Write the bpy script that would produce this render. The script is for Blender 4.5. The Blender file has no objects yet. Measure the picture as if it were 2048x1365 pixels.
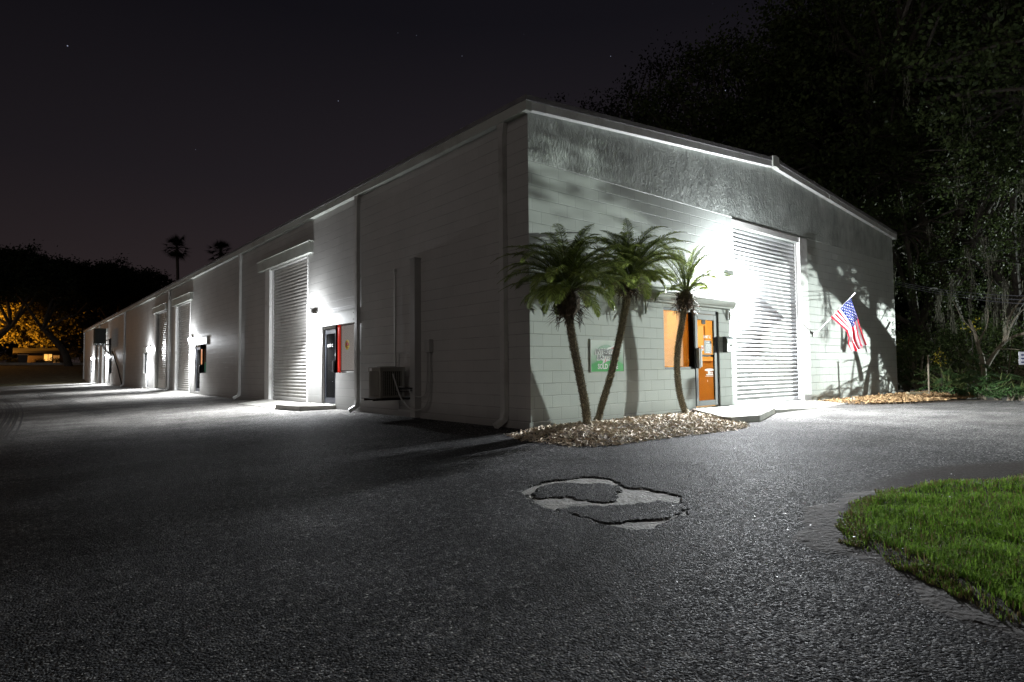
import bpy, math, random
from mathutils import Vector, Matrix, noise
R=math.radians
rnd=random.Random(7)
sc=bpy.context.scene
COL=sc.collection
# ------------------------------------------------------------------ camera
CX,CY,CH=-6.534,-7.3755,0.982
FPX=1221.06
yaw,pit,rol=R(50.1542),R(2.599),R(-0.5553)
F=Vector((math.cos(yaw)*math.cos(pit),math.sin(yaw)*math.cos(pit),math.sin(pit)))
RR=Vector((math.sin(yaw),-math.cos(yaw),0)); UU=RR.cross(F)
R2=RR*math.cos(rol)+UU*math.sin(rol); U2=-RR*math.sin(rol)+UU*math.cos(rol)
O=Vector((CX,CY,CH))
cd=bpy.data.cameras.new('camera'); cam=bpy.data.objects.new('camera',cd); COL.objects.link(cam)
m=Matrix.Identity(4)
for i in range(3):
    m[i][0]=R2[i]; m[i][1]=U2[i]; m[i][2]=-F[i]; m[i][3]=O[i]
cam.matrix_world=m
cd.sensor_width=36; cd.lens=FPX/2048*36; cd.clip_end=3000; cd.clip_start=0.05
sc.camera=cam
def ray(u,v): return F+R2*((u-1024)/FPX)+U2*((682.5-v)/FPX)
def onp(u,v,ax,c):      # survey helper: where a sight line meets the plane axis=c
    d=ray(u,v); t=(c-O[ax])/d[ax]; return O+d*t
def atd(u,v,dist):      # point at a given distance ahead
    return O+ray(u,v)*dist
# ------------------------------------------------------------------ view / world
sc.view_settings.view_transform='Standard'; sc.view_settings.look='None'
sc.view_settings.exposure=0
sc.cycles.use_denoising=True; sc.cycles.denoising_prefilter='NONE'; sc.cycles.use_adaptive_sampling=False; sc.cycles.max_bounces=6; sc.cycles.sample_clamp_indirect=3; sc.cycles.use_light_tree=True
w=bpy.data.worlds.new('World'); sc.world=w; w.use_nodes=True
nt=w.node_tree; nt.nodes.clear()
def N(nt,t,**k):
    n=nt.nodes.new(t)
    for a,b in k.items():
        if a.startswith('i_'):
            n.inputs[a[2:].replace('_',' ')].default_value=b
        else: setattr(n,a,b)
    return n
def L(nt,a,b): nt.links.new(a,b)
out=N(nt,'ShaderNodeOutputWorld'); bg=N(nt,'ShaderNodeBackground'); L(nt,bg.outputs[0],out.inputs[0])
tc=N(nt,'ShaderNodeTexCoord'); sep=N(nt,'ShaderNodeSeparateXYZ'); L(nt,tc.outputs['Generated'],sep.inputs[0])
cr=N(nt,'ShaderNodeValToRGB'); L(nt,sep.outputs[2],cr.inputs[0])
el=cr.color_ramp.elements
el[0].position=0.0; el[0].color=(.042,.030,.030,1)
el[1].position=.85; el[1].color=(.0035,.0034,.0050,1)
for p,c in ((.1,(.034,.0245,.026,1)),(.28,(.0175,.0142,.0175,1)),(.5,(.0068,.0062,.0088,1))):
    e=el.new(p); e.color=c
# darker towards the far left, as the sky glow falls off away from town
dx=N(nt,'ShaderNodeMapRange'); dx.inputs['From Min'].default_value=-.15; dx.inputs['From Max'].default_value=.55
dx.inputs['To Min'].default_value=.62; dx.inputs['To Max'].default_value=1.0
L(nt,sep.outputs[0],dx.inputs['Value'])
mulc=N(nt,'ShaderNodeVectorMath',operation='SCALE'); L(nt,cr.outputs[0],mulc.inputs[0]); L(nt,dx.outputs[0],mulc.inputs['Scale'])
vo=N(nt,'ShaderNodeTexVoronoi',feature='F1'); vo.inputs['Scale'].default_value=34; L(nt,tc.outputs['Generated'],vo.inputs['Vector'])
st=N(nt,'ShaderNodeMapRange'); st.inputs['From Min'].default_value=.030; st.inputs['From Max'].default_value=.012
st.inputs['To Min'].default_value=0; st.inputs['To Max'].default_value=1; L(nt,vo.outputs['Distance'],st.inputs['Value'])
sv=N(nt,'ShaderNodeSeparateColor'); L(nt,vo.outputs['Color'],sv.inputs[0])
pw=N(nt,'ShaderNodeMath',operation='POWER'); L(nt,sv.outputs[0],pw.inputs[0]); pw.inputs[1].default_value=2.2
mm=N(nt,'ShaderNodeMath',operation='MULTIPLY'); L(nt,st.outputs[0],mm.inputs[0]); L(nt,pw.outputs[0],mm.inputs[1])
stc=N(nt,'ShaderNodeVectorMath',operation='SCALE'); stc.inputs[0].default_value=(.5,.55,.75); L(nt,mm.outputs[0],stc.inputs['Scale'])
ad=N(nt,'ShaderNodeVectorMath',operation='ADD'); L(nt,mulc.outputs[0],ad.inputs[0]); L(nt,stc.outputs[0],ad.inputs[1])
L(nt,ad.outputs[0],bg.inputs[0]); bg.inputs[1].default_value=.95
# ------------------------------------------------------------------ materials
def mat(name,col,rough=.6,metal=0,spec=.5,emit=None,es=1,var=0,vscale=3,bump=0,bscale=30,trans=0,dirt=None,dscale=1.2,detail=5,stretch=None):
    M=bpy.data.materials.new(name); M.use_nodes=True; t=M.node_tree
    b=t.nodes['Principled BSDF']
    b.inputs['Base Color'].default_value=(*col,1); b.inputs['Roughness'].default_value=rough
    b.inputs['Metallic'].default_value=metal; b.inputs['Specular IOR Level'].default_value=spec
    if emit: b.inputs['Emission Color'].default_value=(*emit,1); b.inputs['Emission Strength'].default_value=es
    if emit: M.cycles.emission_sampling='NONE'
    if trans: b.inputs['Transmission Weight'].default_value=trans
    c=N(t,'ShaderNodeTexCoord')
    vec=c.outputs['Object']
    if stretch:
        mp=N(t,'ShaderNodeMapping'); mp.inputs['Scale'].default_value=stretch; L(t,vec,mp.inputs[0]); vec=mp.outputs[0]
    colsock=None
    if var:
        n=N(t,'ShaderNodeTexNoise'); n.inputs['Scale'].default_value=vscale; n.inputs['Detail'].default_value=detail; L(t,vec,n.inputs['Vector'])
        r=N(t,'ShaderNodeValToRGB'); L(t,n.outputs['Fac'],r.inputs[0])
        r.color_ramp.elements[0].position=.3; r.color_ramp.elements[1].position=.7
        r.color_ramp.elements[0].color=(*[x*(1-var) for x in col],1); r.color_ramp.elements[1].color=(*[min(1,x*(1+var)) for x in col],1)
        L(t,r.outputs[0],b.inputs['Base Color']); colsock=r.outputs[0]
    if dirt:
        n=N(t,'ShaderNodeTexNoise'); n.inputs['Scale'].default_value=dscale; n.inputs['Detail'].default_value=8; n.inputs['Roughness'].default_value=.7; L(t,vec,n.inputs['Vector'])
        mr=N(t,'ShaderNodeMapRange'); mr.inputs['From Min'].default_value=.5; mr.inputs['From Max'].default_value=.75; L(t,n.outputs['Fac'],mr.inputs['Value'])
        mx=N(t,'ShaderNodeMix',data_type='RGBA'); L(t,mr.outputs[0],mx.inputs[0])
        if colsock: L(t,colsock,mx.inputs[6])
        else: mx.inputs[6].default_value=(*col,1)
        mx.inputs[7].default_value=(*dirt,1); L(t,mx.outputs[2],b.inputs['Base Color'])
    if bump:
        n=N(t,'ShaderNodeTexNoise'); n.inputs['Scale'].default_value=bscale; n.inputs['Detail'].default_value=4; L(t,vec,n.inputs['Vector'])
        bn=N(t,'ShaderNodeBump'); bn.inputs['Strength'].default_value=bump; bn.inputs['Distance'].default_value=.02
        L(t,n.outputs['Fac'],bn.inputs['Height']); L(t,bn.outputs[0],b.inputs['Normal'])
    return M
def block_mat(name,axis,col,vert=1.0,stucco=True):
    """painted concrete block: courses 8in high from z=.13, stucco band above z=4.4"""
    M=bpy.data.materials.new(name); M.use_nodes=True; t=M.node_tree; b=t.nodes['Principled BSDF']
    b.inputs['Roughness'].default_value=.55; b.inputs['Specular IOR Level'].default_value=.35
    c=N(t,'ShaderNodeTexCoord'); s=N(t,'ShaderNodeSeparateXYZ'); L(t,c.outputs['Object'],s.inputs[0])
    zz=N(t,'ShaderNodeMath',operation='SUBTRACT'); L(t,s.outputs[2],zz.inputs[0]); zz.inputs[1].default_value=.13
    xx=N(t,'ShaderNodeMath',operation='ADD'); L(t,s.outputs[axis],xx.inputs[0]); xx.inputs[1].default_value=.2032+40.64
    # slight waviness so joints are not ruler-straight
    nw=N(t,'ShaderNodeTexNoise'); nw.inputs['Scale'].default_value=4; nw.inputs['Detail'].default_value=3; L(t,c.outputs['Object'],nw.inputs['Vector'])
    wv=N(t,'ShaderNodeMath',operation='MULTIPLY_ADD'); L(t,nw.outputs['Fac'],wv.inputs[0]); wv.inputs[1].default_value=.010; L(t,zz.outputs[0],wv.inputs[2])
    cb=N(t,'ShaderNodeCombineXYZ'); L(t,xx.outputs[0],cb.inputs[0]); L(t,wv.outputs[0],cb.inputs[1])
    br=N(t,'ShaderNodeTexBrick'); br.offset=.5; br.offset_frequency=2; br.squash=1
    L(t,cb.outputs[0],br.inputs['Vector'])
    br.inputs['Scale'].default_value=1; br.inputs['Brick Width'].default_value=.4064; br.inputs['Row Height'].default_value=.2032
    br.inputs['Mortar Size'].default_value=.006; br.inputs['Mortar Smooth'].default_value=.6
    br.inputs['Color1'].default_value=(0,0,0,1); br.inputs['Color2'].default_value=(1,1,1,1); br.inputs['Mortar'].default_value=(.5,.5,.5,1)
    # row lines alone
    md=N(t,'ShaderNodeMath',operation='PINGPONG'); L(t,wv.outputs[0],md.inputs[0]); md.inputs[1].default_value=.1016
    rl=N(t,'ShaderNodeMapRange'); L(t,md.outputs[0],rl.inputs['Value']); rl.inputs['From Min'].default_value=.0075; rl.inputs['From Max'].default_value=.002
    mo=N(t,'ShaderNodeMath',operation='MULTIPLY'); L(t,br.outputs['Fac'],mo.inputs[0]); mo.inputs[1].default_value=vert
    mx=N(t,'ShaderNodeMath',operation='MAXIMUM'); L(t,mo.outputs[0],mx.inputs[0]); L(t,rl.outputs[0],mx.inputs[1])
    # broken by paint fill
    nb=N(t,'ShaderNodeTexNoise'); nb.inputs['Scale'].default_value=2.3; nb.inputs['Detail'].default_value=6; L(t,c.outputs['Object'],nb.inputs['Vector'])
    fb=N(t,'ShaderNodeMapRange'); L(t,nb.outputs['Fac'],fb.inputs['Value']); fb.inputs['From Min'].default_value=.35; fb.inputs['From Max'].default_value=.62; fb.inputs['To Min'].default_value=.35
    ml=N(t,'ShaderNodeMath',operation='MULTIPLY'); L(t,mx.outputs[0],ml.inputs[0]); L(t,fb.outputs[0],ml.inputs[1])
    # stucco mask
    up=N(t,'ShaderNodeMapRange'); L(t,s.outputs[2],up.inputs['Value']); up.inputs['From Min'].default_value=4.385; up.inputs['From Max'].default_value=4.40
    inv=N(t,'ShaderNodeMath',operation='SUBTRACT'); inv.inputs[0].default_value=1; L(t,up.outputs[0],inv.inputs[1])
    joint=N(t,'ShaderNodeMath',operation='MULTIPLY'); L(t,ml.outputs[0],joint.inputs[0])
    if stucco: L(t,inv.outputs[0],joint.inputs[1])
    else: joint.inputs[1].default_value=1
    # grain
    ng=N(t,'ShaderNodeTexNoise'); ng.inputs['Scale'].default_value=70; ng.inputs['Detail'].default_value=6; L(t,c.outputs['Object'],ng.inputs['Vector'])
    # stucco relief
    mp=N(t,'ShaderNodeMapping'); mp.inputs['Scale'].default_value=(1.6,1.6,.8); L(t,c.outputs['Object'],mp.inputs[0])
    ns=N(t,'ShaderNodeTexNoise'); ns.inputs['Scale'].default_value=8; ns.inputs['Detail'].default_value=9; ns.inputs['Roughness'].default_value=.62; ns.inputs['Distortion'].default_value=.9; L(t,mp.outputs[0],ns.inputs['Vector'])
    sh=N(t,'ShaderNodeMath',operation='MULTIPLY'); L(t,ns.outputs['Fac'],sh.inputs[0])
    if stucco: L(t,up.outputs[0],sh.inputs[1])
    else: sh.inputs[1].default_value=0
    # height = -joint*6mm + stucco*16mm + grain*0.6mm
    h1=N(t,'ShaderNodeMath',operation='MULTIPLY'); L(t,joint.outputs[0],h1.inputs[0]); h1.inputs[1].default_value=-.0055
    h2=N(t,'ShaderNodeMath',operation='MULTIPLY_ADD'); L(t,sh.outputs[0],h2.inputs[0]); h2.inputs[1].default_value=.036; L(t,h1.outputs[0],h2.inputs[2])
    h3=N(t,'ShaderNodeMath',operation='MULTIPLY_ADD'); L(t,ng.outputs['Fac'],h3.inputs[0]); h3.inputs[1].default_value=.0028; L(t,h2.outputs[0],h3.inputs[2])
    bn=N(t,'ShaderNodeBump'); bn.inputs['Strength'].default_value=.8 if stucco else .5; bn.inputs['Distance'].default_value=1.0; L(t,h3.outputs[0],bn.inputs['Height']); L(t,bn.outputs[0],b.inputs['Normal'])
    # colour
    rv=N(t,'ShaderNodeSeparateColor'); L(t,br.outputs['Color'],rv.inputs[0])
    nl=N(t,'ShaderNodeTexNoise'); nl.inputs['Scale'].default_value=.8; nl.inputs['Detail'].default_value=7; L(t,c.outputs['Object'],nl.inputs['Vector'])
    v=N(t,'ShaderNodeMath',operation='MULTIPLY_ADD'); L(t,nl.outputs['Fac'],v.inputs[0]); v.inputs[1].default_value=.30; v.inputs[2].default_value=.85
    v2=N(t,'ShaderNodeMath',operation='MULTIPLY_ADD'); L(t,rv.outputs[0],v2.inputs[0]); v2.inputs[1].default_value=.06; L(t,v.outputs[0],v2.inputs[2])
    v3=N(t,'ShaderNodeMath',operation='MULTIPLY_ADD'); L(t,joint.outputs[0],v3.inputs[0]); v3.inputs[1].default_value=-.48; L(t,v2.outputs[0],v3.inputs[2])
    if stucco:  # mottled leaf shade, painted into the band's colour
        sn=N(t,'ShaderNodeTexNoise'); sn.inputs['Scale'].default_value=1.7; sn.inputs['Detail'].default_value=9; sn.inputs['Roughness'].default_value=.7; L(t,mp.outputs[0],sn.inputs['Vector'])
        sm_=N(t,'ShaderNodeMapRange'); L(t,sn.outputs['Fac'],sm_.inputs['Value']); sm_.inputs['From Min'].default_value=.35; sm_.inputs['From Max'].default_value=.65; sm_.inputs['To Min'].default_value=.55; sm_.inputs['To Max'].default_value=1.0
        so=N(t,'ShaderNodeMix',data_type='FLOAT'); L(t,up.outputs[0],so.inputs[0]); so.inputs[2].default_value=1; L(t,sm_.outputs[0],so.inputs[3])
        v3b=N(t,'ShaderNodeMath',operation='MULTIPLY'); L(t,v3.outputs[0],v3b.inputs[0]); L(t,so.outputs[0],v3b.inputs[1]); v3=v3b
    # grime near the ground
    gr=N(t,'ShaderNodeMapRange'); L(t,s.outputs[2],gr.inputs['Value']); gr.inputs['From Min'].default_value=0; gr.inputs['From Max'].default_value=.35; gr.inputs['To Min'].default_value=.55
    v4=N(t,'ShaderNodeMath',operation='MULTIPLY'); L(t,v3.outputs[0],v4.inputs[0]); L(t,gr.outputs[0],v4.inputs[1])
    vm=N(t,'ShaderNodeVectorMath',operation='SCALE'); vm.inputs[0].default_value=col; L(t,v4.outputs[0],vm.inputs['Scale']); L(t,vm.outputs[0],b.inputs['Base Color'])
    return M
M={}
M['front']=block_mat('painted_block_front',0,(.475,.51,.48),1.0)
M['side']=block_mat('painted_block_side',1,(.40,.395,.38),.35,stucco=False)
M['trim']=mat('white_trim',(.62,.63,.62),.5,var=.08,vscale=2,dirt=(.35,.33,.3),dscale=2)
M['trimg']=mat('grey_green_trim',(.45,.47,.43),.55,var=.08,vscale=2,dirt=(.28,.27,.24))
M['pipe']=mat('downspout_paint',(.45,.45,.43),.5,var=.06,dirt=(.25,.24,.22))
M['roofedge']=mat('weathered_roof_edge',(.16,.155,.16),.7,var=.2,vscale=5)
M['roof']=mat('roofing',(.12,.12,.12),.8,var=.2,vscale=1)
M['curtain']=mat('painted_steel_slats',(.55,.56,.57),.36,metal=.25,var=.05,vscale=2,dirt=(.38,.37,.35),dscale=3)
M['curtain2']=mat('grey_steel_slats',(.40,.39,.37),.42,metal=.2,var=.06,vscale=2,dirt=(.22,.2,.18),dscale=2)
M['jamb']=mat('door_jamb_paint',(.68,.68,.66),.5,var=.05,dirt=(.4,.38,.35),dscale=3)
M['alu']=mat('dark_bronze_aluminium',(.022,.024,.028),.45,metal=.1,spec=.3,var=.1)
M['black']=mat('black_paint',(.012,.012,.014),.5)
M['dark']=mat('dark_interior',(.02,.02,.022),.8)
M['red']=mat('glowing_red_frame',(.75,.03,.02),.4,emit=(1,.05,.02),es=.25)  # red post glows weakly by itself in place of light on it
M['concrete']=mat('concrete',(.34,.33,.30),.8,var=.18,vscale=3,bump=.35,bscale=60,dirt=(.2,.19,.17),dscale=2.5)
M['acbeige']=mat('condenser_paint',(.20,.19,.165),.5,metal=.1,var=.06)
M['acdark']=mat('condenser_dark_green',(.035,.045,.03),.6,var=.2,vscale=6)
M['steel']=mat('dark_rusted_steel',(.03,.025,.022),.6,metal=.4,var=.3,vscale=20)
M['grey']=mat('grey_box_paint',(.33,.33,.32),.5,var=.05)
M['rubber']=mat('black_rubber',(.02,.02,.02),.5)
M['white']=mat('white_paint',(.8,.8,.8),.45)
M['lens']=mat('lamp_lens',(.9,.9,.9),.4,emit=(.93,.96,1),es=60)
M['housing']=mat('lamp_housing',(.8,.8,.8),.4,metal=.3)
M['bark']=mat('oak_bark',(.05,.042,.034),.9,var=.35,vscale=6,bump=1,bscale=14,stretch=(1,1,.3))
M['palebark']=mat('pale_bark',(.22,.19,.14),.85,var=.3,vscale=8,bump=.7,bscale=25)
M['palmbark']=mat('date_palm_bark',(.27,.24,.17),.9,var=.4,vscale=30,bump=.9,bscale=45)
M['boots']=mat('dead_frond_boots',(.10,.075,.055),.9,var=.5,vscale=20)
M['cable']=mat('cable_black',(.03,.03,.035),.5)
def leafmat(name,c1,c2,rough=.5,spec=.4,tr=.25):
    Mx=bpy.data.materials.new(name); Mx.use_nodes=True; t=Mx.node_tree; b=t.nodes['Principled BSDF']
    g=N(t,'ShaderNodeNewGeometry'); r=N(t,'ShaderNodeValToRGB'); L(t,g.outputs['Random Per Island'],r.inputs[0])
    r.color_ramp.elements[0].color=(*c1,1); r.color_ramp.elements[1].color=(*c2,1)
    b.inputs['Roughness'].default_value=rough; b.inputs['Specular IOR Level'].default_value=spec
    L(t,r.outputs[0],b.inputs['Base Color'])
    if tr:
        tl=N(t,'ShaderNodeBsdfTranslucent'); mxs=N(t,'ShaderNodeMixShader'); mxs.inputs[0].default_value=tr
        L(t,r.outputs[0],tl.inputs[0]); L(t,b.outputs[0],mxs.inputs[1]); L(t,tl.outputs[0],mxs.inputs[2])
        L(t,mxs.outputs[0],t.nodes['Material Output'].inputs[0])
    return Mx
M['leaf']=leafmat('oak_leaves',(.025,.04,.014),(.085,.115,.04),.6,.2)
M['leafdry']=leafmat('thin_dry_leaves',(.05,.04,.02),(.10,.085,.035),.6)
M['leafy']=leafmat('lit_far_leaves',(.02,.02,.008),(.22,.19,.05),.6,.3)  # paler copy for lamp-lit trees, the light put into the leaf colour
M['dleaf']=leafmat('shaded_far_leaves',(.012,.016,.010),(.02,.026,.014),.8,.1)  # near-black copy for unlit trees, the shade put into the leaf colour
M['frond']=leafmat('palm_frond_leaflets',(.11,.15,.035),(.30,.36,.10),.45,.4,.4)
M['frondy']=leafmat('yellow_frond_leaflets',(.35,.32,.03),(.5,.42,.05),.5)
M['rachis']=mat('frond_stalk',(.12,.15,.05),.5)
M['yleaf']=leafmat('yellow_leaves',(.3,.25,.03),(.45,.38,.05),.5)
M['fern']=leafmat('broad_green_leaves',(.03,.065,.02),(.07,.13,.045),.4,.5)
M['moss']=leafmat('spanish_moss',(.10,.10,.08),(.2,.19,.15),.9,.1)
M['grass']=leafmat('lawn_blades',(.10,.20,.02),(.24,.40,.06),.75,.12,.35)
M['drygrass']=leafmat('dry_lawn_blades',(.16,.13,.06),(.28,.22,.1),.7,.2,.2)
M['chips']=leafmat('mulch_chips',(.50,.38,.25),(.95,.87,.74),.8,.25,0)
M['chipsb']=leafmat('brown_mulch_chips',(.22,.13,.06),(.55,.38,.2),.8,.25,0)
M['soil']=mat('dark_soil',(.09,.07,.05),.95,var=.4,vscale=12,bump=1,bscale=40)
M['litter']=mat('leaf_litter_floor',(.05,.035,.022),.95,var=.5,vscale=8,bump=1,bscale=25)
# ------------------------------------------------------------------ mesh helpers
class MB:
    def __init__(s): s.v=[]; s.f=[]; s.mi=[]
    def quad(s,a,b,c,d,mi=0):
        n=len(s.v); s.v+= [tuple(a),tuple(b),tuple(c),tuple(d)]; s.f.append((n,n+1,n+2,n+3)); s.mi.append(mi)
    def tri(s,a,b,c,mi=0):
        n=len(s.v); s.v+= [tuple(a),tuple(b),tuple(c)]; s.f.append((n,n+1,n+2)); s.mi.append(mi)
    def box(s,x0,x1,y0,y1,z0,z1,mi=0):
        if x0>x1:x0,x1=x1,x0
        if y0>y1:y0,y1=y1,y0
        if z0>z1:z0,z1=z1,z0
        n=len(s.v)
        s.v+=[(x0,y0,z0),(x1,y0,z0),(x1,y1,z0),(x0,y1,z0),(x0,y0,z1),(x1,y0,z1),(x1,y1,z1),(x0,y1,z1)]
        for q in ((0,3,2,1),(4,5,6,7),(0,1,5,4),(1,2,6,5),(2,3,7,6),(3,0,4,7)):
            s.f.append(tuple(n+i for i in q)); s.mi.append(mi)
    def bar(s,a,b,w,h=None,mi=0):
        a=Vector(a);b=Vector(b);h=h or w;d=(b-a).normalized()
        up=Vector((0,0,1)) if abs(d.z)<.9 else Vector((1,0,0))
        x=d.cross(up).normalized()*w/2; y=x.cross(d).normalized()*h/2
        n=len(s.v)
        for p in (a,b):
            for q in (-x-y,x-y,x+y,-x+y): s.v.append(tuple(p+q))
        for q in ((0,1,2,3),(7,6,5,4),(0,4,5,1),(1,5,6,2),(2,6,7,3),(3,7,4,0)):
            s.f.append(tuple(n+i for i in q)); s.mi.append(mi)
    def tube(s,pts,rad,seg=8,mi=0,cap=True):
        pts=[Vector(p) for p in pts]; n0=len(s.v)
        if not hasattr(rad,'__len__'): rad=[rad]*len(pts)
        px=None
        for i,p in enumerate(pts):
            d=(pts[min(i+1,len(pts)-1)]-pts[max(i-1,0)]); d=d.normalized() if d.length>1e-9 else Vector((0,0,1))
            if px is None:
                up=Vector((0,0,1)) if abs(d.z)<.9 else Vector((1,0,0)); px=d.cross(up).normalized()
            else:
                px=(px-d*px.dot(d)); px=px.normalized() if px.length>1e-6 else d.orthogonal().normalized()
            py=d.cross(px)
            for k in range(seg):
                a=2*math.pi*k/seg; s.v.append(tuple(p+(px*math.cos(a)+py*math.sin(a))*rad[i]))
        for i in range(len(pts)-1):
            for k in range(seg):
                a=n0+i*seg+k; b=n0+i*seg+(k+1)%seg; s.f.append((a,b,b+seg,a+seg)); s.mi.append(mi)
        if cap:
            s.f.append(tuple(n0+k for k in range(seg))[::-1]); s.mi.append(mi)
            e=n0+(len(pts)-1)*seg; s.f.append(tuple(e+k for k in range(seg))); s.mi.append(mi)
    def prism(s,poly,ext,mi=0):   # poly: list of 3D points, ext: vector
        ext=Vector(ext); n=len(s.v); k=len(poly)
        for p in poly: s.v.append(tuple(p))
        for p in poly: s.v.append(tuple(Vector(p)+ext))
        s.f.append(tuple(range(n,n+k))); s.mi.append(mi)
        s.f.append(tuple(range(n+k,n+2*k))[::-1]); s.mi.append(mi)
        for i in range(k):
            j=(i+1)%k; s.f.append((n+i,n+k+i,n+k+j,n+j)); s.mi.append(mi)
    def build(s,name,mats,parent=None,loc=None,smooth=False,bevel=0):
        me=bpy.data.meshes.new(name)
        if loc is not None:
            l=Vector(loc); vv=[tuple(Vector(p)-l) for p in s.v]
        else: vv=s.v
        me.from_pydata(vv,[],s.f); 
        if not isinstance(mats,(list,tuple)): mats=[mats]
        for q in mats: me.materials.append(q)
        me.polygons.foreach_set('material_index',s.mi)
        if smooth: me.polygons.foreach_set('use_smooth',[True]*len(s.f))
        me.update()
        o=bpy.data.objects.new(name,me); COL.objects.link(o)
        if parent is not None: o.parent=parent
        elif loc is not None: o.location=loc
        if bevel:
            b=o.modifiers.new('bevel','BEVEL'); b.width=bevel; b.segments=2; b.limit_method='ANGLE'
        return o
def tag(o,label=None,cat=None,group=None,kind=None):
    if label: o['label']=label
    if cat: o['category']=cat
    if group: o['group']=group
    if kind: o['kind']=kind
    return o
def empty(name,loc,label,cat,group=None):
    o=bpy.data.objects.new(name,None); COL.objects.link(o); o.location=loc; o.empty_display_size=.2
    return tag(o,label,cat,group)
def part(mb,name,mats,root,**k):      # vertices given in world space, stored relative to root
    loc=Vector(root.location)
    r=root
    while r.parent: r=r.parent; loc=loc+Vector(r.location)
    return mb.build(name,mats,root,loc=loc,**k)
def subpart(mb,name,mats,par,**k):
    r=par
    while r.parent: r=r.parent
    return mb.build(name,mats,par,loc=r.location,**k)
def kids(o): return [c for c in bpy.data.objects if c.parent==o]
def copytree(o,parent=None):
    c=o.copy(); COL.objects.link(c); c.parent=parent
    for ch in kids(o): copytree(ch,c)
    return c
def text_mesh(mb,s,origin,ux,uy,size,mi=0,bold=0,shear=0,width=1.0,center=True):
    cu=bpy.data.curves.new('txt','FONT'); cu.body=s; cu.size=size; cu.offset=bold; cu.shear=shear; cu.resolution_u=2
    cu.align_x='CENTER' if center else 'LEFT'; cu.fill_mode='BOTH'
    ob=bpy.data.objects.new('txt',cu); COL.objects.link(ob); bpy.context.view_layer.update()
    me=bpy.data.meshes.new_from_object(ob.evaluated_get(bpy.context.evaluated_depsgraph_get()))
    n=len(mb.v); o=Vector(origin); ux=Vector(ux); uy=Vector(uy)
    for v in me.vertices: mb.v.append(tuple(o+ux*(v.co.x*width)+uy*v.co.y))
    for p in me.polygons: mb.f.append(tuple(n+i for i in p.vertices)); mb.mi.append(mi)
    bpy.data.objects.remove(ob); bpy.data.meshes.remove(me); bpy.data.curves.remove(cu)
def print_line(mb,origin,ux,uy,w,h,seed=0):      # print too small to read: a row of word-length dashes
    q=random.Random(seed); o=Vector(origin); ux=Vector(ux); uy=Vector(uy); x=-w/2
    while x<w/2-.004:
        l_=min(q.uniform(.25,.6)*w,w/2-x); a=o+ux*x; b_=o+ux*(x+l_); mb.quad(a,b_,b_+uy*h,a+uy*h); x+=l_+h*.6
# ================================================================== GROUND
def in_poly(x,y,P):
    c=False; j=len(P)-1
    for i in range(len(P)):
        xi,yi=P[i]; xj,yj=P[j]
        if (yi>y)!=(yj>y) and x<(xj-xi)*(y-yi)/(yj-yi)+xi: c=not c
        j=i
    return c
def dist_poly(x,y,P):
    best=1e9
    for i in range(len(P)):
        ax,ay=P[i]; bx,by=P[(i+1)%len(P)]
        dx_,dy_=bx-ax,by-ay; t=max(0,min(1,((x-ax)*dx_+(y-ay)*dy_)/(dx_*dx_+dy_*dy_+1e-12)))
        best=min(best,math.hypot(x-ax-t*dx_,y-ay-t*dy_))
    return best
def gz(x):      # the lot falls away from the building, about 3 in 100
    return .03*max(x,-12.0) if x<0 else 0.0
def onground(u,v,dz=0):
    z=0
    for _ in range(6): p=onp(u,v,2,z+dz); z=gz(p.x)
    return p
def gpx(pts,z=0): return [tuple(onground(u,v,z))[:2] for u,v in pts]
S=.3906
def cp(l): return [(960+a*S,800+b*S) for a,b in l]
hole=gpx(cp([(195,465),(270,440),(330,415),(440,405),(520,392),(600,392),(680,408),(715,425),(735,445),(850,450),(900,465),(980,475),(1025,490),(1040,515),(1060,545),(1065,572),(1030,600),(960,620),(900,655),(860,660),(760,665),(690,650),(600,630),(520,605),(450,590),(430,575),(340,555),(270,525),(230,490)]))
isl1=gpx(cp([(275,480),(310,445),(370,425),(470,425),(560,428),(640,422),(700,440),(720,460),(690,480),(680,510),(640,525),(560,515),(500,500),(460,490),(400,495),(340,500),(290,495)]))
isl2=gpx(cp([(400,556),(470,545),(560,540),(660,540),(740,535),(800,535),(860,525),(920,515),(980,525),(1040,530),(1055,560),(1000,580),(920,605),(830,610),(760,615),(680,628),(610,618),(540,600),(490,580),(420,568)]))
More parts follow.
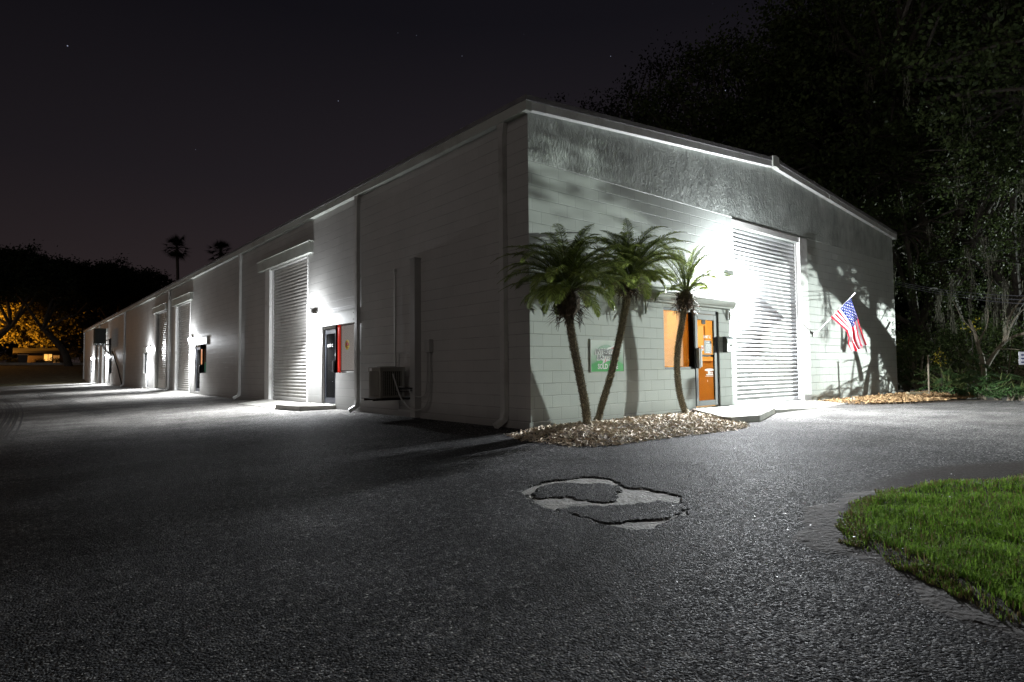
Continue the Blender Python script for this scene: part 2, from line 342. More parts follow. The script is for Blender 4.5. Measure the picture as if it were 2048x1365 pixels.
def asphalt_mat():
    Mx=bpy.data.materials.new('worn_asphalt'); Mx.use_nodes=True; t=Mx.node_tree; b=t.nodes['Principled BSDF']
    c=N(t,'ShaderNodeTexCoord'); V=c.outputs['Object']
    s=N(t,'ShaderNodeSeparateXYZ'); L(t,V,s.inputs[0])
    # aggregate
    # coordinates nudged by noise so the stones are irregular
    dn=N(t,'ShaderNodeTexNoise'); dn.inputs['Scale'].default_value=60; dn.inputs['Detail'].default_value=2; L(t,V,dn.inputs['Vector'])
    va=N(t,'ShaderNodeTexVoronoi',feature='F1'); va.inputs['Scale'].default_value=84; L(t,V,va.inputs['Vector'])
    vb=N(t,'ShaderNodeTexVoronoi',feature='F1'); vb.inputs['Scale'].default_value=130; L(t,V,vb.inputs['Vector'])
    n1=N(t,'ShaderNodeTexNoise'); n1.inputs['Scale'].default_value=28; n1.inputs['Detail'].default_value=7; n1.inputs['Roughness'].default_value=.65; L(t,V,n1.inputs['Vector'])
    n2=N(t,'ShaderNodeTexNoise'); n2.inputs['Scale'].default_value=1.1; n2.inputs['Detail'].default_value=8; n2.inputs['Roughness'].default_value=.6; L(t,V,n2.inputs['Vector'])
    n3=N(t,'ShaderNodeTexNoise'); n3.inputs['Scale'].default_value=.28; n3.inputs['Detail'].default_value=6; L(t,V,n3.inputs['Vector'])
    # stone colour
    cs=N(t,'ShaderNodeSeparateColor'); L(t,va.outputs['Color'],cs.inputs[0])
    r=N(t,'ShaderNodeValToRGB'); L(t,cs.outputs[0],r.inputs[0])
    e=r.color_ramp.elements; e[0].position=0; e[0].color=(.018,.018,.0195,1); e[1].position=1; e[1].color=(.27,.265,.255,1)
    q=e.new(.55); q.color=(.040,.040,.042,1); q=e.new(.86); q.color=(.105,.103,.10,1)
    # blotches
    bl=N(t,'ShaderNodeMapRange'); L(t,n2.outputs['Fac'],bl.inputs['Value']); bl.inputs['From Min'].default_value=.3; bl.inputs['From Max'].default_value=.7; bl.inputs['To Min'].default_value=.7; bl.inputs['To Max'].default_value=1.35
    # dusty pale zone beside the long wall and beyond the pad
    yy=N(t,'ShaderNodeMapRange'); L(t,s.outputs[1],yy.inputs['Value']); yy.inputs['From Min'].default_value=3.5; yy.inputs['From Max'].default_value=11
    dust=N(t,'ShaderNodeMath',operation='MULTIPLY_ADD'); L(t,n3.outputs['Fac'],dust.inputs[0]); dust.inputs[1].default_value=1.3; dust.inputs[2].default_value=.0
    dm=N(t,'ShaderNodeMath',operation='MULTIPLY'); L(t,yy.outputs[0],dm.inputs[0]); L(t,dust.outputs[0],dm.inputs[1]); dm.use_clamp=True
    x2=N(t,'ShaderNodeMapRange'); L(t,s.outputs[0],x2.inputs['Value']); x2.inputs['From Min'].default_value=1.5; x2.inputs['From Max'].default_value=8; x2.inputs['To Max'].default_value=.55
    sc2=N(t,'ShaderNodeMapping'); sc2.inputs['Scale'].default_value=(.6,3.5,1); sc2.inputs['Rotation'].default_value=(0,0,R(-35)); L(t,V,sc2.inputs[0])
    n4=N(t,'ShaderNodeTexNoise'); n4.inputs['Scale'].default_value=.9; n4.inputs['Detail'].default_value=7; L(t,sc2.outputs[0],n4.inputs['Vector'])
    x3=N(t,'ShaderNodeMath',operation='MULTIPLY'); L(t,x2.outputs[0],x3.inputs[0]); L(t,n4.outputs['Fac'],x3.inputs[1])
    dmx=N(t,'ShaderNodeMath',operation='MAXIMUM'); L(t,dm.outputs[0],dmx.inputs[0]); L(t,x3.outputs[0],dmx.inputs[1])
    # clusters of stones: contrast that still reads further off
    nc=N(t,'ShaderNodeTexNoise'); nc.inputs['Scale'].default_value=46; nc.inputs['Detail'].default_value=4; nc.inputs['Roughness'].default_value=.75; L(t,V,nc.inputs['Vector'])
    cc=N(t,'ShaderNodeMapRange'); L(t,nc.outputs['Fac'],cc.inputs['Value']); cc.inputs['From Min'].default_value=.36; cc.inputs['From Max'].default_value=.66; cc.inputs['To Min'].default_value=.25; cc.inputs['To Max'].default_value=2.3
    nd=N(t,'ShaderNodeTexNoise'); nd.inputs['Scale'].default_value=14; nd.inputs['Detail'].default_value=5; nd.inputs['Roughness'].default_value=.8; L(t,V,nd.inputs['Vector'])
    cd_=N(t,'ShaderNodeMapRange'); L(t,nd.outputs['Fac'],cd_.inputs['Value']); cd_.inputs['From Min'].default_value=.35; cd_.inputs['From Max'].default_value=.65; cd_.inputs['To Min'].default_value=.55; cd_.inputs['To Max'].default_value=1.5
    b0_=N(t,'ShaderNodeMath',operation='MULTIPLY'); L(t,bl.outputs[0],b0_.inputs[0]); L(t,cc.outputs[0],b0_.inputs[1])
    b1_=N(t,'ShaderNodeMath',operation='MULTIPLY'); L(t,b0_.outputs[0],b1_.inputs[0]); L(t,cd_.outputs[0],b1_.inputs[1])
    vm=N(t,'ShaderNodeVectorMath',operation='SCALE'); L(t,r.outputs[0],vm.inputs[0]); L(t,b1_.outputs[0],vm.inputs['Scale'])
    wn=N(t,'ShaderNodeTexNoise'); wn.inputs['Scale'].default_value=1.6; wn.inputs['Detail'].default_value=6; wn.inputs['Roughness'].default_value=.7; L(t,V,wn.inputs['Vector'])
    ws=N(t,'ShaderNodeVectorMath',operation='SCALE'); L(t,wn.outputs['Color'],ws.inputs[0]); ws.inputs['Scale'].default_value=1.5
    wa_=N(t,'ShaderNodeVectorMath',operation='ADD'); L(t,V,wa_.inputs[0]); L(t,ws.outputs[0],wa_.inputs[1])
    ck=N(t,'ShaderNodeTexVoronoi',feature='DISTANCE_TO_EDGE'); ck.inputs['Scale'].default_value=.33; L(t,wa_.outputs[0],ck.inputs['Vector'])
    ckr=N(t,'ShaderNodeMapRange'); L(t,ck.outputs['Distance'],ckr.inputs['Value']); ckr.inputs['From Min'].default_value=.0035; ckr.inputs['From Max'].default_value=.0012
    ckm=N(t,'ShaderNodeMapRange'); L(t,n3.outputs['Fac'],ckm.inputs['Value']); ckm.inputs['From Min'].default_value=.46; ckm.inputs['From Max'].default_value=.54
    crk=N(t,'ShaderNodeMath',operation='MULTIPLY'); L(t,ckr.outputs[0],crk.inputs[0]); L(t,ckm.outputs[0],crk.inputs[1])
    cri=N(t,'ShaderNodeMath',operation='MULTIPLY_ADD'); L(t,crk.outputs[0],cri.inputs[0]); cri.inputs[1].default_value=-.8; cri.inputs[2].default_value=1
    # old stains: broad darker pools
    os_=N(t,'ShaderNodeTexNoise'); os_.inputs['Scale'].default_value=.55; os_.inputs['Detail'].default_value=3; L(t,wa_.outputs[0],os_.inputs['Vector'])
    osr=N(t,'ShaderNodeMapRange'); L(t,os_.outputs['Fac'],osr.inputs['Value']); osr.inputs['From Min'].default_value=.40; osr.inputs['From Max'].default_value=.52; osr.inputs['To Min'].default_value=.62
    c2_=N(t,'ShaderNodeMath',operation='MULTIPLY'); L(t,cri.outputs[0],c2_.inputs[0]); L(t,osr.outputs[0],c2_.inputs[1])
    vmc=N(t,'ShaderNodeVectorMath',operation='SCALE'); L(t,vm.outputs[0],vmc.inputs[0]); L(t,c2_.outputs[0],vmc.inputs['Scale']); vm=vmc
    mx=N(t,'ShaderNodeMix',data_type='RGBA'); L(t,dmx.outputs[0],mx.inputs[0]); L(t,vm.outputs[0],mx.inputs[6])
    dc=N(t,'ShaderNodeVectorMath',operation='SCALE'); dc.inputs[0].default_value=(.30,.285,.265)
    dcs=N(t,'ShaderNodeMath',operation='MULTIPLY'); L(t,bl.outputs[0],dcs.inputs[0]); L(t,cd_.outputs[0],dcs.inputs[1]); L(t,dcs.outputs[0],dc.inputs['Scale']); L(t,dc.outputs[0],mx.inputs[7])
    # brown soil washed round the lawn edge
    sx=N(t,'ShaderNodeVectorMath',operation='SUBTRACT'); L(t,V,sx.inputs[0]); sx.inputs[1].default_value=(-.67,-7.35,0)
    sm=N(t,'ShaderNodeVectorMath',operation='MULTIPLY'); L(t,sx.outputs[0],sm.inputs[0]); sm.inputs[1].default_value=(.36,.508,0)
    sl=N(t,'ShaderNodeVectorMath',operation='LENGTH'); L(t,sm.outputs[0],sl.inputs[0])
    sa=N(t,'ShaderNodeMath',operation='MULTIPLY_ADD'); L(t,n1.outputs['Fac'],sa.inputs[0]); sa.inputs[1].default_value=.12; L(t,sl.outputs['Value'],sa.inputs[2])
    sr=N(t,'ShaderNodeMapRange'); L(t,sa.outputs[0],sr.inputs['Value']); sr.inputs['From Min'].default_value=1.16; sr.inputs['From Max'].default_value=1.05
    mx2=N(t,'ShaderNodeMix',data_type='RGBA'); L(t,sr.outputs[0],mx2.inputs[0]); L(t,mx.outputs[2],mx2.inputs[6]); mx2.inputs[7].default_value=(.04,.034,.031,1)
    L(t,mx2.outputs[2],b.inputs['Base Color'])
    # roughness varies stone to stone so that some catch the lamps
    rr=N(t,'ShaderNodeMapRange'); L(t,cs.outputs[1],rr.inputs['Value']); rr.inputs['To Min'].default_value=.55; rr.inputs['To Max'].default_value=.95
    L(t,rr.outputs[0],b.inputs['Roughness']); b.inputs['Specular IOR Level'].default_value=.02
    # height
    inv=N(t,'ShaderNodeMath',operation='MULTIPLY_ADD'); L(t,va.outputs['Distance'],inv.inputs[0]); inv.inputs[1].default_value=-.007
    rh=N(t,'ShaderNodeMath',operation='MULTIPLY'); L(t,cs.outputs[2],rh.inputs[0]); rh.inputs[1].default_value=.0035; L(t,rh.outputs[0],inv.inputs[2])
    h2=N(t,'ShaderNodeMath',operation='MULTIPLY_ADD'); L(t,vb.outputs['Distance'],h2.inputs[0]); h2.inputs[1].default_value=-.0018; L(t,inv.outputs[0],h2.inputs[2])
    h3=N(t,'ShaderNodeMath',operation='MULTIPLY_ADD'); L(t,n1.outputs['Fac'],h3.inputs[0]); h3.inputs[1].default_value=.006; L(t,h2.outputs[0],h3.inputs[2])
    # every stone has its own flat tilted face
    lo_=N(t,'ShaderNodeVectorMath',operation='SUBTRACT'); L(t,V,lo_.inputs[0]); L(t,va.outputs['Position'],lo_.inputs[1])
    tc_=N(t,'ShaderNodeVectorMath',operation='SUBTRACT'); L(t,va.outputs['Color'],tc_.inputs[0]); tc_.inputs[1].default_value=(.5,.5,.5)
    dt_=N(t,'ShaderNodeVectorMath',operation='DOT_PRODUCT'); L(t,lo_.outputs[0],dt_.inputs[0]); L(t,tc_.outputs[0],dt_.inputs[1])
    h4=N(t,'ShaderNodeMath',operation='MULTIPLY_ADD'); L(t,dt_.outputs['Value'],h4.inputs[0]); h4.inputs[1].default_value=.50; L(t,h3.outputs[0],h4.inputs[2])
    h5=N(t,'ShaderNodeMath',operation='MULTIPLY_ADD'); L(t,crk.outputs[0],h5.inputs[0]); h5.inputs[1].default_value=-.006; L(t,h4.outputs[0],h5.inputs[2]); h3=h5
    # smoother on the dust and soil
    fl=N(t,'ShaderNodeMath',operation='MULTIPLY_ADD'); L(t,dmx.outputs[0],fl.inputs[0]); fl.inputs[1].default_value=-.45; fl.inputs[2].default_value=1
    fs=N(t,'ShaderNodeMath',operation='MULTIPLY_ADD'); L(t,sr.outputs[0],fs.inputs[0]); fs.inputs[1].default_value=-.6; L(t,fl.outputs[0],fs.inputs[2])
    hh=N(t,'ShaderNodeMath',operation='MULTIPLY'); L(t,h3.outputs[0],hh.inputs[0]); L(t,fs.outputs[0],hh.inputs[1])
    bn=N(t,'ShaderNodeBump'); bn.inputs['Strength'].default_value=.9; bn.inputs['Distance'].default_value=1; L(t,hh.outputs[0],bn.inputs['Height']); L(t,bn.outputs[0],b.inputs['Normal'])
    return Mx
M['asphalt']=asphalt_mat()
M['silt']=mat('grey_silt_pothole_floor',(.22,.21,.185),.85,var=.35,vscale=9,bump=.6,bscale=45,dirt=(.10,.095,.085),dscale=5)
# asphalt lot: outer sheet with a finely modelled patch round the pothole
gx0,gx1=min(p[0] for p in hole)-.15,max(p[0] for p in hole)+.15
gy0,gy1=min(p[1] for p in hole)-.15,max(p[1] for p in hole)+.15
g=MB()
def gq(x0,x1,y0,y1):
    g.quad((x0,y0,gz(x0)),(x1,y0,gz(x1)),(x1,y1,gz(x1)),(x0,y1,gz(x0)))
gq(-70,-12,-60,66); gq(-12,gx0,-60,66); gq(gx0,gx1,-60,gy0); gq(gx0,gx1,gy1,66); gq(gx1,0,-60,66)
n=len(g.v); re=[(0,-60),(30,-60),(24,-8.5),(18,-4.9),(16.2,-4.1),(14.3,-3.45),(12.9,-2.45),(11.3,-2.1),(9.9,-1.3),(9.9,.15),(0,.15)]
g.v+=[(a,b_,0) for a,b_ in re]; g.f.append(tuple(range(n,n+len(re)))); g.mi.append(0)
step=.0125; nx=int(round((gx1-gx0)/step)); ny=int(round((gy1-gy0)/step)); n=len(g.v)
hts=[]
for j in range(ny+1):
    for i in range(nx+1):
        x=gx0+i*(gx1-gx0)/nx; y=gy0+j*(gy1-gy0)/ny
        z=0
        jx=x+.045*noise.noise((x*9,y*9,1)); jy=y+.045*noise.noise((x*9,y*9,5))
        jx+=.022*noise.noise((x*38,y*38,2)); jy+=.022*noise.noise((x*38,y*38,9))
        if in_poly(jx,jy,hole) and not in_poly(jx,jy,isl1) and not in_poly(jx,jy,isl2):
            z=-.013+.005*noise.noise((x*5,y*5,3))+.0025*noise.noise((x*30,y*30,3))
            de=min(dist_poly(jx,jy,hole),dist_poly(jx,jy,isl1),dist_poly(jx,jy,isl2)); wd_=.012+.045*max(0,noise.noise((x*4,y*4,6))+.2)
            z*=min(1,de/wd_)
        elif in_poly(jx,jy,hole): z=-.002
        if 0<i<nx and 0<j<ny and z>=-.005: z+=.0015*noise.noise((x*40,y*40,0))
        if i in(0,nx) or j in(0,ny): z=0
        hts.append(z); g.v.append((x,y,z+gz(x)))
W_=nx+1
for j in range(ny):
    for i in range(nx):
        a=n+j*W_+i; zz=[hts[j*W_+i],hts[j*W_+i+1],hts[(j+1)*W_+i],hts[(j+1)*W_+i+1]]
        g.f.append((a,a+1,a+W_+1,a+W_)); g.mi.append(1 if max(zz)<-.0062 else 0)
lot=g.build('asphalt_lot',[M['asphalt'],M['silt']]); tag(lot,kind='structure')
# wide ground under everything
g=MB()
for xa_,xb_ in ((-600,-12),(-12,0),(0,600)): g.quad((xa_,-400,gz(xa_)-.03),(xb_,-400,gz(xb_)-.03),(xb_,66.2,gz(xb_)-.03),(xa_,66.2,gz(xa_)-.03))
o=g.build('ground',M['litter']); tag(o,kind='structure')
# grass bank rising beyond the lot
M['bank']=mat('dry_grass_bank',(.10,.085,.045),.95,var=.5,vscale=3,bump=1,bscale=12)
g=MB(); n0=0
ys=[65.98,66.1,67,69,72,76,82,90,96,97,110,160,400]; zs=[-.6,-.02,.02,.25,.6,1.0,1.5,2.0,2.25,2.25,2.3,2.3,2.0]
xs=[-300+i*10 for i in range(61)]
for y_,z_ in zip(ys,zs):
    for x_ in xs: g.v.append((x_,y_,z_+(.12*noise.noise((x_*.13,y_*.13,0)) if y_>68 else 0)))
for j in range(len(ys)-1):
    for i in range(len(xs)-1):
        a=j*len(xs)+i; g.f.append((a,a+1,a+len(xs)+1,a+len(xs))); g.mi.append(0)
o=g.build('grass_bank',M['bank'],smooth=True); tag(o,kind='structure')
g=MB(); g.box(-300,300,90.6,91.0,2.0,2.34)
o=g.build('far_kerb',M['concrete']); tag(o,kind='structure')
# tyre marks
M['tyre']=mat('tyre_smear',(.07,.066,.062),.7,var=.3,vscale=30)
def ribbon(mb,pts,w,z):
    P=[Vector((*p,z+gz(p[0]))) for p in pts]
    # smooth
    for _ in range(2):
        Q=[P[0]]
        for a,b_ in zip(P,P[1:]): Q+= [a*.75+b_*.25,a*.25+b_*.75]
        Q.append(P[-1]); P=Q
    for i in range(len(P)-1):
        d=(P[i+1]-P[i]).normalized(); d0=(P[i]-P[max(0,i-1)]).normalized() if i else d
        s0=Vector((-d0.y,d0.x,0))*w/2; s1=Vector((-d.y,d.x,0))*w/2
        mb.quad(P[i]-s0,P[i+1]-s1,P[i+1]+s1,P[i]+s0)
for track in ([(95,787),(112,792),(130,800),(165,814),(215,828)],[(82,785),(90,797),(115,806),(150,820),(200,832)],[(0,800),(25,805),(34,822),(24,850),(0,885)],[(-20,806),(14,812),(20,828),(8,850),(-20,880)]):
    g=MB(); pts=gpx(track)
    for off in (-.10,-.035,.035,.10):
        q=[]
        for i,p in enumerate(pts):
            a=Vector(pts[max(0,i-1)]); b_=Vector(pts[min(len(pts)-1,i+1)]); d=(b_-a).normalized(); q.append((p[0]-d.y*off*1.6,p[1]+d.x*off*1.6))
        ribbon(g,q,.035,.004)
    o=g.build('tyre_mark',M['tyre']); tag(o,kind='structure')
# ================================================================== BUILDING
BW,BL,H,RZ=16.2,70.0,5.2,5.93
bld=empty('warehouse',(8,30,0),'long pale painted block warehouse with roll-up doors and low gable','building')
B=Vector(bld.location)
def wallgrid(mb,axis,c,a0,a1,z0,z1,holes,depth,sgn):
    """wall in plane axis=c spanning a0..a1; holes (a0,a1,z0,z1) get reveals going inward (sgn)"""
    A=sorted({a0,a1,*[h[0] for h in holes],*[h[1] for h in holes]}); Z=sorted({z0,z1,*[h[2] for h in holes],*[h[3] for h in holes]})
    def P(a,z,d=0): return (c+sgn*d,a,z) if axis==0 else (a,c+sgn*d,z)
    for i in range(len(A)-1):
        for j in range(len(Z)-1):
            ma,mz=(A[i]+A[i+1])/2,(Z[j]+Z[j+1])/2
            if any(h[0]<ma<h[1] and h[2]<mz<h[3] for h in holes): continue
            mb.quad(P(A[i],Z[j]),P(A[i+1],Z[j]),P(A[i+1],Z[j+1]),P(A[i],Z[j+1]))
    for h in holes:
        d=h[4] if len(h)>4 else depth
        for (p,q) in (((h[0],h[2]),(h[0],h[3])),((h[0],h[3]),(h[1],h[3])),((h[1],h[3]),(h[1],h[2])),((h[1],h[2]),(h[0],h[2]))):
            mb.quad(P(*p),P(*q),P(*q,d),P(*p,d))
# --- front wall
FH=[(6.23,9.46,.06,4.22,.22),(4.60,5.55,.13,2.19,.14),(3.56,4.60,.94,2.19,.14)]
g=MB(); wallgrid(g,1,0,0,BW,-.05,H,FH,.2,1)
n=len(g.v); g.v+=[(0,0,H),(BW,0,H),(BW/2,0,RZ)]; g.f.append((n,n+1,n+2)); g.mi.append(0)
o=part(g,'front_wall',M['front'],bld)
# --- left wall units
U=[dict(d=(6.43,8.37),low=7.50,r=(9.36,12.50),hd=(6.33,8.37),lamp=8.9,near=True),
   dict(d=(20.40,22.4),low=21.45,r=(23.30,26.30),hd=(20.25,22.4),lamp=22.85),
   dict(d=(33.6,35.2),low=34.3,r=(28.5,31.4),hd=(33.6,35.4),lamp=33.1),
   dict(d=(49.2,51.0),low=50.1,r=(52.3,55.0),hd=(49.2,51.1),lamp=51.6),
   dict(d=(62.3,64.2),low=63.2,r=(57.3,60.3),hd=(62.3,64.2),lamp=61.8)]
LHs=[]
for u in U:
    d0,d1=u['d']; LHs.append((u['r'][0],u['r'][1],.05,4.20,.2))
    if u['low']: 
        if u in (U[2],U[4]): LHs+= [(d0,u['low'],.12,2.14,.14),(u['low'],d1,.92,2.14,.14)]
        else: LHs+= [(u['low'],d1,.12,2.14,.14),(d0,u['low'],.92,2.14,.14)]
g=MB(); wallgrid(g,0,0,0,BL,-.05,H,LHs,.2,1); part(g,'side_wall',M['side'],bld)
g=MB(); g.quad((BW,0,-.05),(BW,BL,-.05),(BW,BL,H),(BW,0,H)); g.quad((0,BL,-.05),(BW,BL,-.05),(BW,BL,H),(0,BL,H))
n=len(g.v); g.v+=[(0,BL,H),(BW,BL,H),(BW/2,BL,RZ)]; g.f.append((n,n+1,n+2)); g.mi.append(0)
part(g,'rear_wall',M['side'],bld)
# foundation ledge along the side wall
for (a,b_) in ((.0,6.35),(9.30,9.35),(12.52,20.3),(26.35,28.4),(31.5,33.5),(35.3,49.0),(55.1,57.2),(60.4,62.2),(64.3,70)):
    g=MB(); g.box(-.025,-.002,a,b_,-.05,.11); part(g,'foundation_ledge',M['side'],bld)
# roof
g=MB()
ov=.10
def rz(x): return H+(RZ-H)*(1-abs(x-BW/2)/(BW/2))
for (xa,xb) in ((-ov,BW/2),(BW/2,BW+ov)):
    za=H+.20+(rz(xa) -H); zb=H+.20+(rz(xb)-H)
    g.quad((xa,-ov,za),(xb,-ov,zb),(xb,BL+ov,zb),(xa,BL+ov,za))
rf=part(g,'roof',M['roof'],bld)
# rake trim (front): white flashing in lengths + dark gravel stop above
def rake(mb,xa,xb,lo,hi,y0,y1):
    a0,a1=rz(xa)+lo,rz(xa)+hi; b0,b1=rz(xb)+lo,rz(xb)+hi
    n=len(mb.v); mb.v+=[(xa,y0,a0),(xb,y0,b0),(xb,y0,b1),(xa,y0,a1),(xa,y1,a0),(xb,y1,b0),(xb,y1,b1),(xa,y1,a1)]
    for q in ((0,1,2,3),(7,6,5,4),(0,4,5,1),(1,5,6,2),(2,6,7,3),(3,7,4,0)): mb.f.append(tuple(n+i for i in q)); mb.mi.append(0)
g=MB(); cuts=[-.12,.32,3.2,6.2,8.02]
for a,b_ in zip(cuts,cuts[1:]): rake(g,a+.004,b_-.004,-.005,.135,-.10-.004*(cuts.index(a)%2),.0-.001)
cuts=[8.2,11.2,14.2,16.32]
for a,b_ in zip(cuts,cuts[1:]): rake(g,a+.004,b_-.004,-.005,.135,-.10-.004*(cuts.index(a)%2),-.001)
part(g,'rake_flashing',M['trim'],bld)
g=MB(); rake(g,-.13,8.05,.140,.225,-.115,.02); rake(g,8.17,16.33,.140,.225,-.115,.02); part(g,'roof_edge',M['roofedge'],bld)
g=MB(); n=len(g.v)
g.prism([(7.95,-.135,RZ-.02),(8.1,-.135,RZ-.0),(8.26,-.135,RZ-.02),(8.26,-.135,RZ+.25),(8.1,-.135,RZ+.275),(7.95,-.135,RZ+.25)],(0,.25,0)); part(g,'ridge_cap',M['trimg'],bld)
# eave fascia/gutter on the side
g=MB(); g.box(-.12,-.001,-.103,BL+.1,H-.03,H+.135); part(g,'gutter',M['trimg'],bld)
g=MB(); g.box(-.135,.02,-.12,BL+.1,H+.14,H+.215); part(g,'roof_edge',M['roofedge'],bld)
g=MB(); g.box(BW+.001,BW+.12,-.103,BL+.1,H-.03,H+.135); part(g,'gutter',M['trimg'],bld)
# downspouts
for y in (.60,6.14,15.57,27.75,42.6,57.0,69.85):
    g=MB(); g.box(-.10,-.012,y-.055,y+.055,.20,H-.28)
    g.bar((-.056,y,.24),(-.056-.02,y,.12),.09,.11); g.bar((-.06,y,.14),(-.24,y+.02,.03),.11,.085)
    g.prism([(-.10,y-.10,H-.03),(-.10,y+.10,H-.03),(-.10,y+.055,H-.28),(-.10,y-.055,H-.28)],(.088,0,0))
    for z in (1.4,3.2): g.box(-.106,-.004,y-.065,y+.065,z,z+.03)
    part(g,'downspout',M['pipe'],bld)
# ---- roll-up doors
def rollup(axis,a0,a1,z0,z1,inset,mt,jw=(.0,.0),name='roll_up_door'):
    """corrugated curtain in an opening; axis 1 = front (y=const), axis 0 = side (x=const)"""
    g=MB(); k=round((z1-z0)/.1); pitch=(z1-z0)/k; sub=8
    def P(a,d,z): return (a,d,z) if axis==1 else (d,a,z)
    prof=[]
    for i in range(k*sub+1):
        z=z0+i*pitch/sub; ph=(i%sub)/sub
        d=inset-.022*math.sin(math.pi*ph)**.75 if ph>0 else inset+.006
        prof.append((d,z))
    na=12
    for i in range(len(prof)-1):
        for j in range(na):
            p,q=a0+(a1-a0)*j/na,a0+(a1-a0)*(j+1)/na
            w=lambda a,z:.006*noise.noise((a*.9,z*1.1,axis*7))
            g.quad(P(p,prof[i][0]+w(p,prof[i][1]),prof[i][1]),P(q,prof[i][0]+w(q,prof[i][1]),prof[i][1]),P(q,prof[i+1][0]+w(q,prof[i+1][1]),prof[i+1][1]),P(p,prof[i+1][0]+w(p,prof[i+1][1]),prof[i+1][1]))
    r=part(g,name,mt,bld)
    g=MB()
    if axis==1: g.box(a0,a1,inset-.03,inset+.02,z0-.03,z0+.05)
    else: g.box(inset-.03,inset+.02,a0,a1,z0-.03,z0+.05)
    subpart(g,'bottom_bar',mt,r)
    for a,b_ in ((a0,a0+.05),(a1-.05,a1)):
        g=MB()
        if axis==1: g.box(a,b_,inset-.07,inset-.035,z0,z1)
        else: g.box(inset-.07,inset-.035,a,b_,z0,z1)
        subpart(g,'guide_rail',M['grey'],r)
    return r
rollup(1,6.235,9.455,.12,4.215,.13,M['curtain'])
g=MB(); g.box(9.46,9.86,-.03,.0-.001,.04,4.35); g.box(6.20,9.459,-.010,-.001,4.222,4.35); g.box(9.452,9.46,-.03,.2,.06,4.22); part(g,'door_surround',M['jamb'],bld)
# ---- front entry: storefront door and window
g=MB()
y0,y1=.03,.09
g.box(4.60,4.66,y0,y1,.13,2.19); g.box(5.49,5.55,y0,y1,.13,2.19); g.box(4.66,5.49,y0,y1,2.12,2.19)
g.box(3.56,3.60,y0,y1,.94,2.19); g.box(3.60,4.60,y0,y1,2.13,2.19); g.box(3.60,4.60,y0,y1,.94,.985)
part(g,'storefront_frame',M['alu'],bld)
door=None
g=MB(); ya,yb=.02,.065
g.box(4.67,4.765,ya,yb,.15,2.11); g.box(5.385,5.48,ya,yb,.15,2.11); g.box(4.765,5.385,ya,yb,1.99,2.11); g.box(4.765,5.385,ya,yb,.15,.27)
door=part(g,'entry_door',M['alu'],bld,bevel=.004)
def glassmat(name,alpha=.12,tint=(.9,.9,.9)):
    Mx=bpy.data.materials.new(name); Mx.use_nodes=True; t=Mx.node_tree; b=t.nodes['Principled BSDF']
    b.inputs['Base Color'].default_value=(.02,.02,.02,1); b.inputs['Roughness'].default_value=.03; b.inputs['Specular IOR Level'].default_value=.5
    tr=N(t,'ShaderNodeBsdfTransparent'); tr.inputs[0].default_value=(*tint,1); mx=N(t,'ShaderNodeMixShader'); mx.inputs[0].default_value=alpha
    L(t,tr.outputs[0],mx.inputs[1]); L(t,b.outputs[0],mx.inputs[2]); L(t,mx.outputs[0],t.nodes['Material Output'].inputs[0]); return Mx
M['glass']=glassmat('clear_glass'); M['dglass']=glassmat('smoky_glass',.5,(.6,.6,.65))
g=MB(); g.box(4.765,5.385,.040,.046,.27,1.99); subpart(g,'glass',M['glass'],door)
g=MB(); g.box(4.70,4.735,-.05,.02,.95,1.38); g.box(4.74,4.80,-.055,-.015,.98,1.36); subpart(g,'handle',M['grey'],door,bevel=.004)
g=MB(); g.box(4.765,5.385,.055,.09,1.20,1.245); subpart(g,'push_bar',M['black'],door)
g=MB(); g.box(4.99,5.12,.056,.075,1.90,2.03); subpart(g,'door_closer',M['black'],door)
g=MB(); text_mesh(g,'UNIT C',(5.14,.037,1.60),(1,0,0),(0,0,1),.085,bold=.003); subpart(g,'lettering',M['white'],door)
M['plate']=mat('grey_notice_plate',(.10,.105,.115),.5)
g=MB(); g.box(5.02,5.30,.034,.039,1.27,1.55); hp=subpart(g,'hours_notice',M['plate'],door)
g=MB(); print_line(g,(5.17,.032,1.50),(1,0,0),(0,0,1),.13,.016,1)
for i in range(7): 
    print_line(g,(5.17,.032,1.462-.024*i),(1,0,0),(0,0,1),.17,.010,i+2)
print_line(g,(5.15,.032,1.285),(1,0,0),(0,0,1),.16,.013,11); subpart(g,'lettering',M['white'],door)
g=MB(); g.box(4.91,4.99,.035,.039,1.33,1.44); subpart(g,'sticker',M['white'],door)
g=MB()
def disc(mb,c,r0,r1,axis,seg=20,sz=1.0,mi=0):
    n=len(mb.v)
    for k in range(seg):
        a=2*math.pi*k/seg
        mb.v.append((c[0]+r1*math.cos(a)*sz,c[1],c[2]+r1*math.sin(a)) if axis==1 else (c[0],c[1]-r1*math.cos(a)*sz,c[2]+r1*math.sin(a)))
    mb.f.append(tuple(range(n,n+seg))); mb.mi.append(mi)
M['stred']=mat('sticker_red',(.5,.04,.03),.5)
disc(g,(4.95,.033,1.385),0,.03,1); subpart(g,'sticker_emblem',M['stred'],door)
g=MB(); disc(g,(5.20,.036,.915),0,.03,1,24,6.2); g.box(5.07,5.33,.034,.037,.80,.825); g.box(5.04,5.34,.034,.037,.775,.785)
g.box(5.14,5.20,.034,.037,.83,.885); print_line(g,(5.26,.034,.835),(1,0,0),(0,0,1),.12,.035,12); g.box(5.115,5.125,.034,.037,.66,.70)
subpart(g,'decal',M['white'],door)
g=MB(); g.box(5.345,5.38,.032,.036,1.25,1.43); subpart(g,'sticker',mat('paper_sticker',(.6,.5,.3),.6),door)
